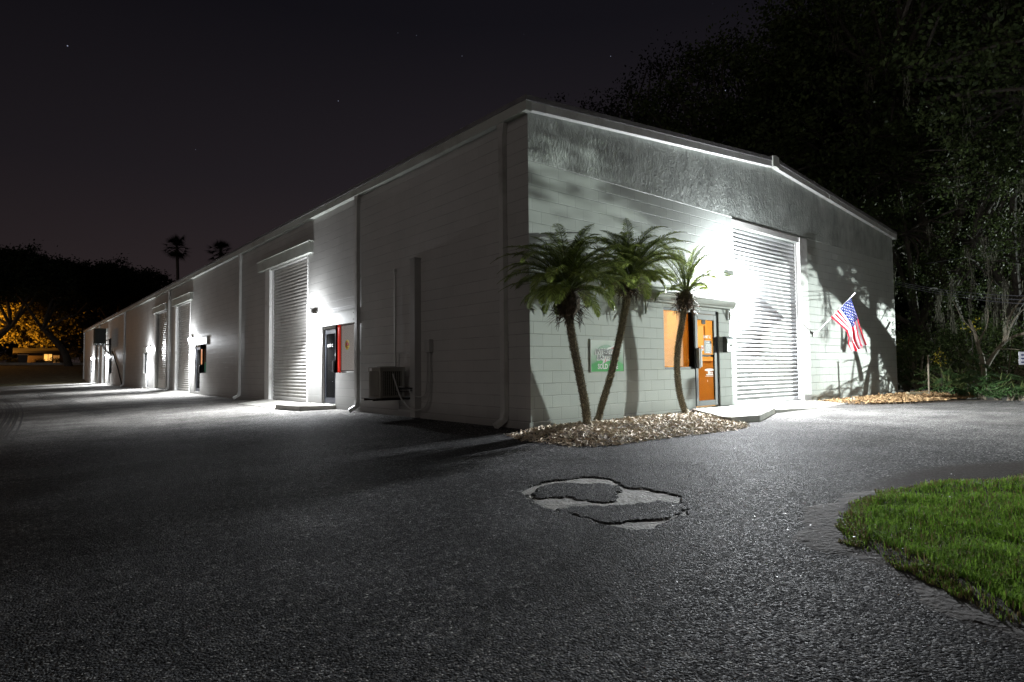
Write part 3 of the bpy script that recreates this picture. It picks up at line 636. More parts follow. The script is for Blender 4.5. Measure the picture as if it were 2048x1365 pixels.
# window with blinds
g=MB(); g.box(3.60,4.60,.055,.061,.985,2.13); win=part(g,'office_window',M['glass'],bld)
M['blind']=mat('window_blind',(.6,.5,.36),.6,emit=(1,.66,.38),es=.75)  # slats glow by themselves, standing in for office light behind them
g=MB(); z=1.0
while z<2.12:
    g.quad((3.61,.085,z),(4.33,.085,z),(4.33,.105,z+.022),(3.61,.105,z+.022)); z+=.0245
subpart(g,'blinds',M['blind'],win)
# office interior
M['orange']=mat('orange_office_wall',(.80,.50,.14),.7,var=.12)
M['orange2']=mat('ochre_office_wall',(.62,.33,.05),.7,var=.06)
g=MB(); X0,X1,Y0,Y1,Z0,Z1=3.3,6.15,.15,3.2,.12,2.6
g.quad((X0,Y1,Z0),(X1,Y1,Z0),(X1,Y1,Z1),(X0,Y1,Z1)); g.quad((X1,Y0,Z0),(X1,Y1,Z0),(X1,Y1,Z1),(X1,Y0,Z1)); g.quad((X0,Y0,Z0),(X0,Y1,Z0),(X0,Y1,Z1),(X0,Y0,Z1))
g.quad((X0,Y0,Z1),(X1,Y0,Z1),(X1,Y1,Z1),(X0,Y1,Z1)); g.quad((X0,Y0,Z0),(X1,Y0,Z0),(X1,Y1,Z0),(X0,Y1,Z0)); g.box(5.75,6.14,1.2,1.5,Z0,Z1-.01)
g.mi[4]=1
n0_=len(g.f); g.box(X1-.02,X1-.001,.15,3.2,Z0+.001,1.12,mi=2); g.box(X1-.05,X1-.001,1.28,1.42,Z0+.001,2.3,mi=3); g.box(X1-.035,X1-.001,.75,1.05,1.45,1.95,mi=3); g.box(X1-.06,X1-.001,.15,3.2,1.12,1.17,mi=3)  # lower right wall set a darker amber, with paler strips on it
g.box(3.9,4.9,2.2,2.8,Z0,.88,mi=2); g.box(3.8,5.0,2.1,2.9,.88,.93,mi=3)
part(g,'office_interior',[M['orange'],mat('office_floor',(.75,.6,.3),.4),mat('office_dark_amber',(.45,.22,.04),.6,var=.1),mat('office_trim',(.85,.6,.3),.5)],bld)
ld=bpy.data.lights.new('office_light','AREA'); ld.energy=120; ld.color=(1,.78,.42); ld.size=.8; lo=bpy.data.objects.new('office_light',ld); COL.objects.link(lo); lo.location=Vector((4.9,1.6,2.55))-B; lo.parent=bld
# canopy (crown-moulded)
CLx,CRx=2.92,6.02
g=MB(); sec=[(-.002,2.26),(-.12,2.26),(-.12,2.295),(-.14,2.31),(-.155,2.36),(-.165,2.41),(-.185,2.42),(-.185,2.47),(-.002,2.50)]
g.prism([(CLx,a,b_) for a,b_ in sec],(CRx-CLx,0,0)); part(g,'entry_canopy',M['trimg'],bld)
for x in (CLx+.02,CRx-.08):
    g=MB(); g.bar((x+.02,-.03,2.26),(x+.02,-.03,2.02),.03,.02); g.bar((x+.02,-.03,2.04),(x+.02,-.10,2.26),.015,.015); part(g,'canopy_bracket',M['trimg'],bld)
# ---- side units
M['sdoor']=mat('charcoal_door',(.04,.043,.055),.4,metal=.2)
M['bl2']=mat('grey_blind',(.42,.40,.38),.6,emit=(.9,.82,.76),es=.28)  # own glow makes these slats look lit
for ui,u in enumerate(U):
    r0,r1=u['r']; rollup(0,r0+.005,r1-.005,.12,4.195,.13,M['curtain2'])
    near=ui==0
    flip=ui in (2,4)
    # jambs: white return on far side, header board
    g=MB(); g.box(-.03,-.001,r1,r1+.42,.04,4.24); g.box(-.001,.19,r1-.004,r1+.001,.05,4.2); part(g,'door_jamb',M['jamb'],bld)
    g=MB(); g.box(-.03,-.001,r0-.02,r0,.04,4.24); part(g,'door_jamb',M['jamb'],bld)
    g=MB(); g.box(-.11,-.001,r0-.38 if not flip else r0-.2,r1+.95 if near else r1+.5,4.245,4.56); g.box(-.14,-.001,r0-.40 if not flip else r0-.22,r1+.97 if near else r1+.52,4.562,4.585)
    part(g,'header_board',M['trimg'],bld)
    d0,d1=u['d']; lw=u['low']
    dr=(lw,d1) if not flip else (d0,lw); wn=(d0,lw) if not flip else (lw,d1)
    g=MB(); g.box(-.035,-.001,u['hd'][0]-.04,u['hd'][1]+.03,2.142,2.45); g.box(-.045,-.001,u['hd'][0]-.05,u['hd'][1]+.04,2.452,2.468); part(g,'entry_header',M['trimg'],bld)
    g=MB(); xa,xb=.05,.10
    g.box(xa-.02,xb,dr[0]+.003,dr[0]+.05,.12,2.135); g.box(xa-.02,xb,dr[1]-.06,dr[1]-.003,.12,2.135); g.box(xa-.02,xb,dr[0]+.05,dr[1]-.06,2.08,2.135)
    part(g,'door_frame',M['jamb'],bld)
    g=MB()
    a,b_=dr[0]+.05,dr[1]-.06
    g.box(xa,xb-.01,a,a+.10,.14,2.075); g.box(xa,xb-.01,b_-.10,b_,.14,2.075); g.box(xa,xb-.01,a+.1,b_-.1,1.94,2.075); g.box(xa,xb-.01,a+.1,b_-.1,.14,.27)
    dd=part(g,'side_door',M['sdoor'],bld)
    g=MB(); g.box(.065,.072,a+.1,b_-.1,.27,1.94); subpart(g,'glass',M['dglass'],dd)
    g=MB(); g.box(-.01,.045,a+.02,a+.055,.92,1.25); g.box(-.02,.005,a+.05,a+.12,.94,1.23); subpart(g,'handle',M['black'],dd)
    g=MB(); g.quad((.6,dr[0]-.6,.1),(.6,dr[1]+.6,.1),(.6,dr[1]+.6,2.3),(.6,dr[0]-.6,2.3)); g.quad((.2,wn[0],.5),(.2,wn[1],.5),(.2,wn[1],2.3),(.2,wn[0],2.3)); part(g,'dark_backing',M['dark'],bld)  # dark sheets behind the glass stand in for unlit room depth
    g=MB(); g.box(.07,.11,wn[0]+.002,wn[0]+.04,.925,2.135); g.box(.07,.11,wn[1]-.03,wn[1]-.002,.925,2.135); g.box(.07,.11,wn[0]+.04,wn[1]-.03,.925,.965); wf=part(g,'side_window',M['jamb'] if near else M['alu'],bld)
    g=MB(); g.box(.085,.091,wn[0]+.04,wn[1]-.03,.965,2.135); subpart(g,'pane',M['glass'],wf)
    if near:
        g=MB(); z=.98
        while z<2.11: g.quad((.125,wn[0]+.05,z),(.125,wn[1]-.05,z),(.145,wn[1]-.05,z+.024),(.145,wn[0]+.05,z+.024)); z+=.026
        subpart(g,'blinds',M['bl2'],wf)
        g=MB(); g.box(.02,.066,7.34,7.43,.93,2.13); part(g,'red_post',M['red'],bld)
        M['yel']=mat('sticker_yellow',(.75,.6,.03),.5); 
        g=MB(); c=(.078,6.98,1.62); disc(g,c,0,.125,0,28); sk=subpart(g,'round_sticker',M['yel'],wf)
        g=MB()
        g.prism([(.074,7.075,1.60),(.074,6.885,1.60),(.074,6.90,1.66),(.074,6.98,1.695),(.074,7.06,1.66)],(.001,0,0)); 
        print_line(g,(.074,6.98,1.705),(0,-1,0),(0,0,1),.10,.012,13); print_line(g,(.074,6.98,1.545),(0,-1,0),(0,0,1),.12,.014,14)
        subpart(g,'sticker_emblem',M['stred'],wf)
        g=MB(); text_mesh(g,'UNIT C',(.044,7.93,1.60),(0,-1,0),(0,0,1),.10,bold=.004); subpart(g,'lettering',M['white'],dd); g=MB(); text_mesh(g,'C',(.044,7.61,1.36),(0,-1,0),(0,0,1),.08,bold=.004)
        subpart(g,'lettering',M['white'],dd)
        # screws on the header board
        for (yy_,z_) in ((6.40,2.22),(6.40,2.38),(7.5,2.33)):
            g=MB(); g.box(-.038,-.034,yy_-.012,yy_+.012,z_-.012,z_+.012); part(g,'header_screw',M['steel'],bld)
    if ui==1:
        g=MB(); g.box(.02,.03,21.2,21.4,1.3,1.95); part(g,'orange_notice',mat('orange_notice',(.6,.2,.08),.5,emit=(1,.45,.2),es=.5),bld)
        g=MB(); g.box(.12,.13,20.5,21.2,.97,1.4); subpart(g,'green_poster',mat('green_poster',(.05,.2,.12),.5,emit=(.1,.5,.3),es=.12),wf)
# cavity shade between unit 2 and 3 jambs
# ================================================================== wall lamps
def wall_lamp(loc,nrm,label,power,group='bright white wall lamps over the doors',reach=.30,aim=(.45,-.85),cone=176,blend=.18,up=.30):
    """loc on wall; nrm outward"""
    root=empty('wall_lamp',loc,label,'wall lamp',group)
    nx_,ny_=nrm; tx,ty=-ny_,nx_
    def P(o_,a,z): return (loc[0]+nx_*o_+tx*a,loc[1]+ny_*o_+ty*a,loc[2]+z)
    q=reach-.12
    g=MB(); g.prism([P(.003,-.13,.095),P(q+.06,-.13,.095),P(q+.05,-.13,.098),P(.003,-.13,.098)],Vector(P(0,.13,0))-Vector(P(0,-.13,0)))
    part(g,'housing',M['housing'],root)
    g=MB(); g.prism([P(.004,-.125,-.10),P(q+.03,-.125,-.10),P(q+.05,-.125,.02),P(q+.05,-.125,.094),P(.004,-.125,.094)],Vector(P(0,.125,0))-Vector(P(0,-.125,0))); part(g,'lens',M['lens'],root,bevel=.015)
    for typ,en in (('POINT',power*up),('SPOT',power)):
        l=bpy.data.lights.new('lamp_light',typ); l.energy=en; l.color=(.93,.965,1.0); l.shadow_soft_size=.045
        lo=bpy.data.objects.new('lamp_light',l); COL.objects.link(lo); lo.parent=root; lo.location=(nx_*reach,ny_*reach,-.03)
        if typ=='SPOT': l.spot_size=R(cone); l.spot_blend=blend; lo.rotation_euler=Vector((nx_*aim[0],ny_*aim[0],aim[1])).to_track_quat('-Z','Y').to_euler()
    return root
wall_lamp((6.05,0,2.90),(0,-1),'blazing wall lamp between the orange-lit door and the pale roll-up door',4900,None,.20,aim=(.62,-.78),cone=172,blend=.2,up=.24)
labs=['nearest wall lamp on the long side, above the pillar left of the charcoal door','second nearest lamp on the long side wall, beside the green-postered window','third lamp along the side wall, just beyond the middle roll-up door','fourth lamp along the side wall, below the black raised condenser','farthest side wall lamp, close to the far end of the building']
zl=[2.42,2.40,2.30,2.35,2.30]
for u,lb,z in zip(U,labs,zl): wall_lamp((0,u['lamp'],z),(-1,0),lb,(2500,2300,2200,2200,2200)[U.index(u)],reach=.22,aim=(.20,-.98),cone=134,blend=.6,up=.12)
# ================================================================== things on the walls
# green sign
M['signg']=None
def sign_mat():
    Mx=bpy.data.materials.new('green_sign_print'); Mx.use_nodes=True; t=Mx.node_tree; b=t.nodes['Principled BSDF']
    c=N(t,'ShaderNodeTexCoord'); s=N(t,'ShaderNodeSeparateXYZ'); L(t,c.outputs['Object'],s.inputs[0])
    n=N(t,'ShaderNodeMath',operation='ABSOLUTE'); L(t,s.outputs[0],n.inputs[0])
    k=N(t,'ShaderNodeMath',operation='MULTIPLY_ADD'); L(t,n.outputs[0],k.inputs[0]); k.inputs[1].default_value=.35; L(t,s.outputs[2],k.inputs[2])
    r=N(t,'ShaderNodeValToRGB'); 
    mr=N(t,'ShaderNodeMapRange'); L(t,k.outputs[0],mr.inputs['Value']); mr.inputs['From Min'].default_value=-.29; mr.inputs['From Max'].default_value=.38; L(t,mr.outputs[0],r.inputs[0])
    e=r.color_ramp.elements; e[0].color=(.05,.42,.09,1); e[1].color=(.85,.93,.88,1); e[1].position=.9
    q=e.new(.42); q.color=(.09,.48,.14,1); q=e.new(.47); q.color=(.28,.5,.33,1)
    L(t,r.outputs[0],b.inputs['Base Color']); b.inputs['Roughness'].default_value=.25; return Mx
sg=empty('shop_sign',(1.86,-.02,1.19),'square green and white battery sign on the front wall behind the leaning palm','sign')
g=MB(); g.box(1.415,2.295,-.014,-.003,.915,1.475); part(g,'panel',sign_mat(),sg)
g=MB()
for a in ((1.40,1.415,.90,1.49),(2.295,2.31,.90,1.49),(1.415,2.295,.90,.915),(1.415,2.295,1.475,1.49)): g.box(a[0],a[1],-.018,-.002,a[2],a[3])
part(g,'frame',M['trimg'],sg)
M['sgreen']=mat('logo_green',(.12,.30,.17),.4); M['sdark']=mat('logo_grey',(.06,.07,.07),.4); M['swhite']=mat('logo_white',(.8,.82,.8),.4)
# logo: green dome, silver/red lozenge bolt, dark block letters
g=MB()
cx_,cz_=1.83,1.24
pts=[(cx_+.27*math.cos(a),-.0155,cz_+.0+.155*math.sin(a)) for a in [math.pi*i/14 for i in range(15)]]
n=len(g.v); g.v+=pts; g.f.append(tuple(range(n,n+15))); g.mi.append(0)
n=len(g.v); g.v+=[(cx_-.27,-.0155,cz_-.06),(cx_-.05,-.0155,cz_-.17),(cx_+.27,-.0155,cz_-.06)]; g.f.append((n,n+1,n+2)); g.mi.append(1)
n=len(g.v); g.v+=[(cx_-.13,-.0165,cz_-.20),(cx_+.20,-.0165,cz_-.04),(cx_+.40,-.0165,cz_+.20),(cx_+.02,-.0165,cz_+.10)]; g.f.append((n,n+1,n+2,n+3)); g.mi.append(2)
n=len(g.v); g.v+=[(cx_-.07,-.0175,cz_-.165),(cx_+.16,-.0175,cz_-.04),(cx_+.31,-.0175,cz_+.15),(cx_+.04,-.0175,cz_+.07)]; g.f.append((n,n+1,n+2,n+3)); g.mi.append(3)
for s_,zz_ in (('INTERSTATE',1.235),('BATTERIES',1.135)):
    text_mesh(g,s_,(cx_+.02,-.0185,zz_-.006),(1,0,0),(0,0,1),.118,mi=2,bold=.016,shear=.25,width=1.0 if s_[0]=='I' else 1.02)
    text_mesh(g,s_,(cx_+.02,-.0195,zz_),(1,0,0),(0,0,1),.112,mi=4,bold=.002,shear=.25,width=1.02 if s_[0]=='I' else 1.05)
text_mesh(g,'SOLD HERE',(1.86,-.0165,.965),(1,0,0),(0,0,1),.125,mi=2,bold=.004,width=.85)
part(g,'print',[M['sgreen'],M['sdark'],M['swhite'],M['stred'],M['black']],sg)
# mailbox
mbx=empty('mailbox',(5.93,-.08,1.4),'black wall mailbox beside the orange-lit entry door','mailbox')
g=MB(); sec=[(-.004,1.30),(-.11,1.30),(-.115,1.50),(-.11,1.58),(-.07,1.635),(-.004,1.64)]
g.prism([(5.68,a-.0,b_) for a,b_ in sec],(.36,0,0)); part(g,'box',mat('mailbox_enamel',(.02,.024,.024),.35),mbx,bevel=.006)
g=MB(); g.prism([(5.67,-.002,1.645),(5.67,-.075,1.645),(5.67,-.128,1.585),(5.67,-.135,1.50),(5.67,-.128,1.50),(5.67,-.118,1.58),(5.67,-.07,1.637),(5.67,-.002,1.637)],(.38,0,0)); part(g,'lid',mat('mailbox_lid',(.035,.042,.04),.35),mbx)
g=MB(); g.box(5.85,5.88,-.14,-.116,1.44,1.47); part(g,'lock',M['grey'],mbx)
# flag on a wall pole
b0=onp(1627,669,1,0); 
PX=b0.x
tip=onp(1709,588,0,PX)
fl=empty('wall_flag',(PX,0,b0.z),'American flag hanging from an angled white pole right of the roll-up door','flag')
g=MB(); g.tube([b0+Vector((0,-.04,.0)),tip],.0125,8); g.tube([tip-(tip-b0).normalized()*.09,tip+(tip-b0).normalized()*.03],.02,8); part(g,'pole',M['white'],fl)
g=MB(); g.box(PX-.035,PX+.035,-.02,-.002,b0.z-.07,b0.z+.07); dd_=(tip-b0).normalized(); g.tube([b0+Vector((0,-.01,0)),b0+dd_*.13],.024,8); part(g,'bracket',M['white'],fl)
NU,NV=52,60      # rows across stripes (13*4), columns along fly
top_path=[(1702,596),(1707,612),(1713,630),(1718,648),(1723,665),(1727,678),(1731,690)]
bot_path=[(1662,635),(1680,650),(1696,664),(1700,676),(1699,687),(1703,697),(1707,704)]
def samp(path,t):
    x=t*(len(path)-1); i=min(int(x),len(path)-2); f_=x-i; return (path[i][0]*(1-f_)+path[i+1][0]*f_, path[i][1]*(1-f_)+path[i+1][1]*f_)
def flagpt(s_,t_):    # s 0 top edge..1 bottom edge, t 0 hoist..1 fly
    a=samp(top_path,t_); b_=samp(bot_path,t_)
    # the middle of the cloth sags between the edges
    u_=a[0]*(1-s_)+b_[0]*s_; v_=a[1]*(1-s_)+b_[1]*s_ 
    sag=math.sin(math.pi*s_)*t_*6; v_+=sag*.4; 
    p=onp(u_,v_,0,PX)
    amp=.010+.085*min(1,t_*1.4)
    off=amp*math.sin(s_*math.pi*5.2+t_*1.3+.6)+.03*math.sin(t_*6+s_*3)*t_
    return p+Vector((off-.02,.018*math.sin(s_*11+t_*4)*t_,0))
g=MB()
idx={}
for i in range(NU+1):
    for j in range(NV+1): g.v.append(tuple(flagpt(i/NU,j/NV)))
for i in range(NU):
    for j in range(NV):
        a=i*(NV+1)+j; stripe=i//4
        mi=0 if stripe%2==0 else 1
        if stripe<7 and j/NV<.40: mi=2
        g.f.append((a,a+NV+1,a+NV+2,a+1)); g.mi.append(mi)
def cloth(name,c):
    Mx=leafmat(name,c,c,.8,.1,.3); return Mx
M['fr']=cloth('flag_red',(.42,.015,.03)); M['fw']=cloth('flag_white',(.75,.75,.75)); M['fb']=cloth('flag_blue',(.02,.03,.13))
clo=part(g,'cloth',[M['fr'],M['fw'],M['fb']],fl,smooth=True)
g=MB()
for r_ in range(9):
    nn=6 if r_%2==0 else 5
    for c_ in range(nn):
        s_=(7/13)*(r_+1)/10; t_=.40*((c_*2+1+(r_%2))/12)
        p=flagpt(s_,t_); px_=(flagpt(s_,t_+.01)-p).normalized(); py_=(flagpt(s_-.01,t_)-p).normalized(); nr=px_.cross(py_).normalized()
        for sg_ in (-1,1):
            n=len(g.v)
            for k in range(10):
                a=math.pi*k/5+math.pi/2; rr_=.019 if k%2==0 else .009
                g.v.append(tuple(p+nr*.004*sg_+px_*rr_*math.cos(a)+py_*rr_*math.sin(a)))
            g.f.append(tuple(range(n,n+10))); g.mi.append(0)
subpart(g,'stars',M['fw'],clo)
# condenser on a wall shelf
ac=empty('air_conditioner',(-.45,3.95,.42),'beige louvred condenser on a low wall shelf near the corner','air conditioner')
AX0,AX1,AY0,AY1,AZ0,AZ1=-.73,-.18,3.70,4.20,.42,1.04
def condenser(root,x0,x1,y0,y1,z0,z1,mt,md,nl):
    g=MB(); g.box(x0+.02,x1-.02,y0+.02,y1-.02,z0+.03,z1-.05); part(g,'coil',md,root)
    g=MB()
    for (a,b_) in ((x0,y0),(x0,y1-.07),(x1-.07,y0),(x1-.07,y1-.07)): g.box(a,a+.07,b_,b_+.07,z0+.02,z1-.06)
    g.box(x0-.005,x1+.005,y0-.005,y1+.005,z0,z0+.045); g.box(x0-.01,x1+.01,y0-.01,y1+.01,z1-.09,z1)
    cbx=part(g,'cabinet',mt,root,bevel=.008)
    g=MB(); k=int((z1-z0-.15)/.03)
    # vertical grille bars with horizontal wires on the two visible faces
    for i in range(nl):
        yy_=y0+.09+(y1-y0-.18)*i/(nl-1); g.box(x0-.004,x0+.012,yy_-.012,yy_+.012,z0+.05,z1-.095)
        xx_=x0+.09+(x1-x0-.18)*i/(nl-1); g.box(xx_-.006,xx_+.006,y0-.004,y0+.01,z0+.05,z1-.095)
    for i in range(k): 
        zz_=z0+.07+i*.03; g.box(x0+.012,x0+.017,y0+.08,y1-.08,zz_,zz_+.006); g.box(x0+.08,x1-.08,y0+.011,y0+.016,zz_,zz_+.006)
    subpart(g,'louvre',mt,cbx)
    g=MB(); cx2,cy2=(x0+x1)/2,(y0+y1)/2; r_=min(x1-x0,y1-y0)/2-.06
    for q in range(1,7):
        g.tube([(cx2+r_*q/6*math.cos(a),cy2+r_*q/6*math.sin(a),z1+.012) for a in [2*math.pi*i/24 for i in range(25)]],.004,4)
    part(g,'fan_guard',M['black'],root)
# survey: the unit spans px 740..808 at about .35-.95 m off the wall
condenser(ac,AX0,AX1,AY0,AY1,AZ0,AZ1,M['acbeige'],M['acdark'],9)
g=MB(); g.box(-.745,-.742,4.04,4.14,.965,1.02); part(g,'badge',M['white'],ac)
sh=empty('condenser_shelf',(-.5,3.95,.33),'dark steel wall shelf carrying the beige condenser','shelf')
g=MB(); 
for yy_ in (3.76,4.14): g.box(-.86,-.002,yy_-.02,yy_+.02,.365,.40)
for i in range(5): g.box(-.86+i*.17,-.86+i*.17+.12,3.62,4.28,.402,.418)
part(g,'rack',M['steel'],sh)
# line-set cover, conduit, wall panel, disconnect box with its cables
lc=empty('duct_cover',(-.08,3.4,0),'tall grey metal duct cover standing up the side wall behind the condenser','duct')
g=MB(); g.box(-.15,-.002,3.34,3.52,.02,3.24); g.box(-.165,-.002,3.325,3.535,3.242,3.265); part(g,'cover',M['grey'],lc)
g=MB(); g.tube([(-.155,3.43,.60),(-.25,3.52,.61),(-.34,3.69,.60)],.022,6); g.tube([(-.155,3.43,.56),(-.25,3.55,.54),(-.38,3.69,.54)],.012,6); part(g,'refrigerant_line',M['rubber'],lc)
cdt=empty('conduit',(-.03,4.37,.5),'thin vertical pipe on the side wall left of the duct cover','pipe')
g=MB(); g.tube([(-.03,4.37,.9),(-.03,4.37,3.10)],.017,8); part(g,'pipe',M['pipe'],cdt)
g=MB(); g.box(-.06,-.002,4.34,4.40,3.10,3.17); part(g,'cap',M['pipe'],cdt)
pn=empty('wall_panel',(-.02,3.9,.1),'flat framed cover panel on the side wall behind the condenser','panel')
g=MB(); g.box(-.012,-.002,3.57,4.20,.14,1.32); part(g,'sheet',M['side'],pn)
g=MB(); g.box(-.03,-.002,4.20,4.24,.12,1.36); g.box(-.03,-.002,3.545,4.20,1.322,1.36); g.box(-.03,-.002,3.545,4.20,.10,.138); part(g,'frame',M['grey'],pn)
db=empty('disconnect_box',(-.05,2.97,1.45),'small grey electrical box with looping cables on the side wall','electrical box')
g=MB(); g.box(-.10,-.002,2.88,3.06,1.32,1.58); part(g,'box',M['grey'],db,bevel=.006)
g=MB()
def curve(pts,k=3):
    P=[Vector(p) for p in pts]
    for _ in range(k):
        Q=[P[0]]
        for a,b_ in zip(P,P[1:]): Q+=[a*.75+b_*.25,a*.25+b_*.75]
        Q.append(P[-1]); P=Q
    return P
g.tube(curve([(-.06,3.02,1.32),(-.06,3.02,.8),(-.07,3.06,.42),(-.17,3.4,.45),(-.2,3.5,.60),(-.3,3.70,.64)]),.012,6)
g.tube(curve([(-.06,2.93,1.32),(-.06,2.90,.75),(-.08,2.95,.28),(-.2,3.2,.14),(-.35,3.5,.30),(-.45,3.70,.90)]),.016,6)
part(g,'cable',M['grey'],db)
# raised condenser far down the wall + diagonal cable
a2=empty('air_conditioner',(-1.1,45,3.3),'dark condenser on a high steel bracket far down the side wall','air conditioner')
Yb=45.0
q0=onp(184,690,1,48); q1=onp(210,659,1,48)
# bracket at wall
pw0=onp(223,705,0,0)
Yb=pw0.y
c0=onp(186,689,1,Yb+1.2); c1=onp(209,659,1,Yb+1.2)
xa,xb=c0.x,c1.x; za,zb=c0.z,c1.z
a2.location=((xa+xb)/2,Yb+.5,za)
condenser(a2,xa,xb,Yb-.3+.5,Yb+.6+.5,za,zb,M['acdark'],M['black'],10)
h2=empty('condenser_bracket',(-.5,Yb+.6,za-.3),'black triangular steel bracket holding the raised far condenser','bracket')
g=MB()
for yy_ in (Yb+.28,Yb+1.02):
    g.bar((-.02,yy_,za-.05),(xa,yy_,za-.05),.07); g.bar((-.04,yy_,za-.95),(-.04,yy_,za+.45),.07); g.bar((-.04,yy_,za-.85),(xb-.2,yy_,za-.08),.06); g.bar((-.04,yy_,za+.40),(-.9,yy_,za-.02),.05)
g.bar((-.04,Yb+.28,za-.85),(-.04,Yb+1.02,za-.85),.06)
part(g,'truss',M['steel'],h2)
dc=empty('drain_pipe',(-.03,Yb-1,0),'thin black drain line slanting down the wall from the raised condenser','pipe')
g=MB(); e0=onp(225,703,0,0); e1=onp(245,770,0,0); g.tube([(-.03,e0.y,e0.z),(-.03,(e0.y+e1.y)/2-.4,(e0.z+e1.z)/2),(-.03,e1.y,.05)],.035,6); part(g,'pipe',M['steel'],dc)
# wheelie / gear standing by the far roll-up
# ================================================================== slabs
def slab(name,poly,z1,mt,z0=-.08,parent=None):
    g=MB(); n=len(poly); 
    g.prism([(a,b_,z0) for a,b_ in poly],(0,0,z1-z0)); 
    o=g.build(name,mt,bevel=.008); tag(o,kind='structure'); return o
slab('door_slab',[(-.002,7.44),(-.80,7.80),(-.98,9.06),(-.002,9.30)],.10,M['concrete'])
for ui,(a,b_) in enumerate([(u['r'][0]-.05,u['r'][1]+.3) for u in U]):
    g=MB(); g.prism([(-.002,a if ui else 9.31,-.01),(-.9,a if ui else 9.31,-.06),(-.9,a if ui else 9.31,-.016),(-.002,a if ui else 9.31,.085)],(0,b_-(a if ui else 9.31),0)); o=g.build('apron',M['concrete']); tag(o,kind='structure')
g=MB(); P=[Vector(onp(u,v,2,.12)) for u,v in ((1397,816.5),(1400,819),(1449,833),(1462,834),(1520,830),(1543,826))]
f0=[(4.55,-.001),(4.45,-.35),(4.02,-1.12),(4.30,-1.30),(5.10,-1.26),(5.55,-1.16),(6.20,-1.10)]
slab('entry_slab',[(4.50,-.002),(P[2].x,P[2].y+.05),(P[3].x,P[3].y),(P[4].x,P[4].y),(5.9,-1.05),(6.16,-.002)],.115,M['concrete'])
g=MB(); v=[(6.165,.12,.112),(9.95,.12,.085),(10.3,-.75,.004),(8.2,-1.02,.005),(5.92,-1.06,.075)]
n=0; g.v=[*v,*[(a,b_,-.02) for a,b_,c in v]]; g.f=[(0,4,3,2,1),(0,5,9,4),(4,9,8,3),(3,8,7,2),(2,7,6,1)]; g.mi=[0]*5
o=g.build('apron',M['concrete']); tag(o,kind='structure')
# ================================================================== MULCH beds
def bed(name,poly,hfun,chips,mtc,label,seed,size=.05):
    rr_=random.Random(seed); xs_=[p[0] for p in poly]; ys_=[p[1] for p in poly]
    x0,x1,y0,y1=min(xs_),max(xs_),min(ys_),max(ys_); st_=.06; nx_=int((x1-x0)/st_)+1; ny_=int((y1-y0)/st_)+1
    def hz(x,y):
        if not in_poly(x,y,poly): return -.06+gz(x)
        d=dist_poly(x,y,poly); return hfun(x,y,d)+gz(x)
    g=MB()
    for j in range(ny_+1):
        for i in range(nx_+1): x=x0+i*st_; y=y0+j*st_; g.v.append((x,min(y,-.004),hz(x,min(y,-.03))))
    for j in range(ny_):
        for i in range(nx_):
            a=j*(nx_+1)+i
            if max(g.v[k][2] for k in (a,a+1,a+nx_+1,a+nx_+2))>gz(g.v[a][0])-.02: g.f.append((a,a+1,a+nx_+2,a+nx_+1)); g.mi.append(0)
    k=0
    while k<chips:
        x=rr_.uniform(x0-.15,x1+.15); y=rr_.uniform(y0-.15,y1)
        ins=in_poly(x,y,poly)
        if not ins:
            d=dist_poly(x,y,poly)
            if d>.15 or rr_.random()<d/.12 or y>-.01: continue
            z=.004+gz(x)
        else: z=max(gz(x),hz(x,y))
        k+=1
        ln=size*rr_.uniform(.4,1.5); wd=ln*rr_.uniform(.15,.45)
        a=rr_.uniform(0,6.283); el_=rr_.gauss(0,.35); ro=rr_.gauss(0,.7)
        d=Vector((math.cos(a)*math.cos(el_),math.sin(a)*math.cos(el_),math.sin(el_))); s_=Vector((-math.sin(a),math.cos(a),0)); s_=(s_*math.cos(ro)+d.cross(s_)*math.sin(ro))
        c=Vector((x,min(y,-.03),z+rr_.uniform(0,.022)+abs(d.z)*ln*.4)); d*=ln/2; s_*=wd/2
        g.quad(c-d-s_,c+d-s_*.6,c+d+s_*.6,c-d+s_,1)
    o=g.build(name,[M['soil'],mtc]); tag(o,label,'mulch',kind='stuff'); return o,hz
mp=gpx([(1020,872),(1060,883),(1110,889),(1160,894),(1230,891),(1300,881),(1380,871),(1450,863),(1492,856)])
mpoly=[(-.10,-.01),(-.30,-.35)]+mp+[(3.9,-1.25),(4.35,-.4),(4.5,-.01)]
mulch,mh=bed('mulch_bed',mpoly,lambda x,y,d:.125*min(1,d/.75)**.8*(.85+.3*noise.noise((x*1.3,y*1.3,0)))+.012*noise.noise((x*7,y*7,0))+(.0 if y<-.3 else .0),15000,M['chips'],'pale wood chip mulch mounded under the three palms',3)
mp2=[(10.05,-.01),(10.4,-.72),(11.0,-1.35),(12.2,-1.75),(13.6,-2.0),(15.5,-2.2),(17.5,-2.0),(18.2,-.6),(17.0,-.01)]
bed('mulch_bed',mp2,lambda x,y,d:.10*min(1,d/.8)**.8*(.85+.3*noise.noise((x*1.3,y*1.3,0))),9000,M['chipsb'],'brown mulch strip along the wall right of the roll-up door',5,.08)
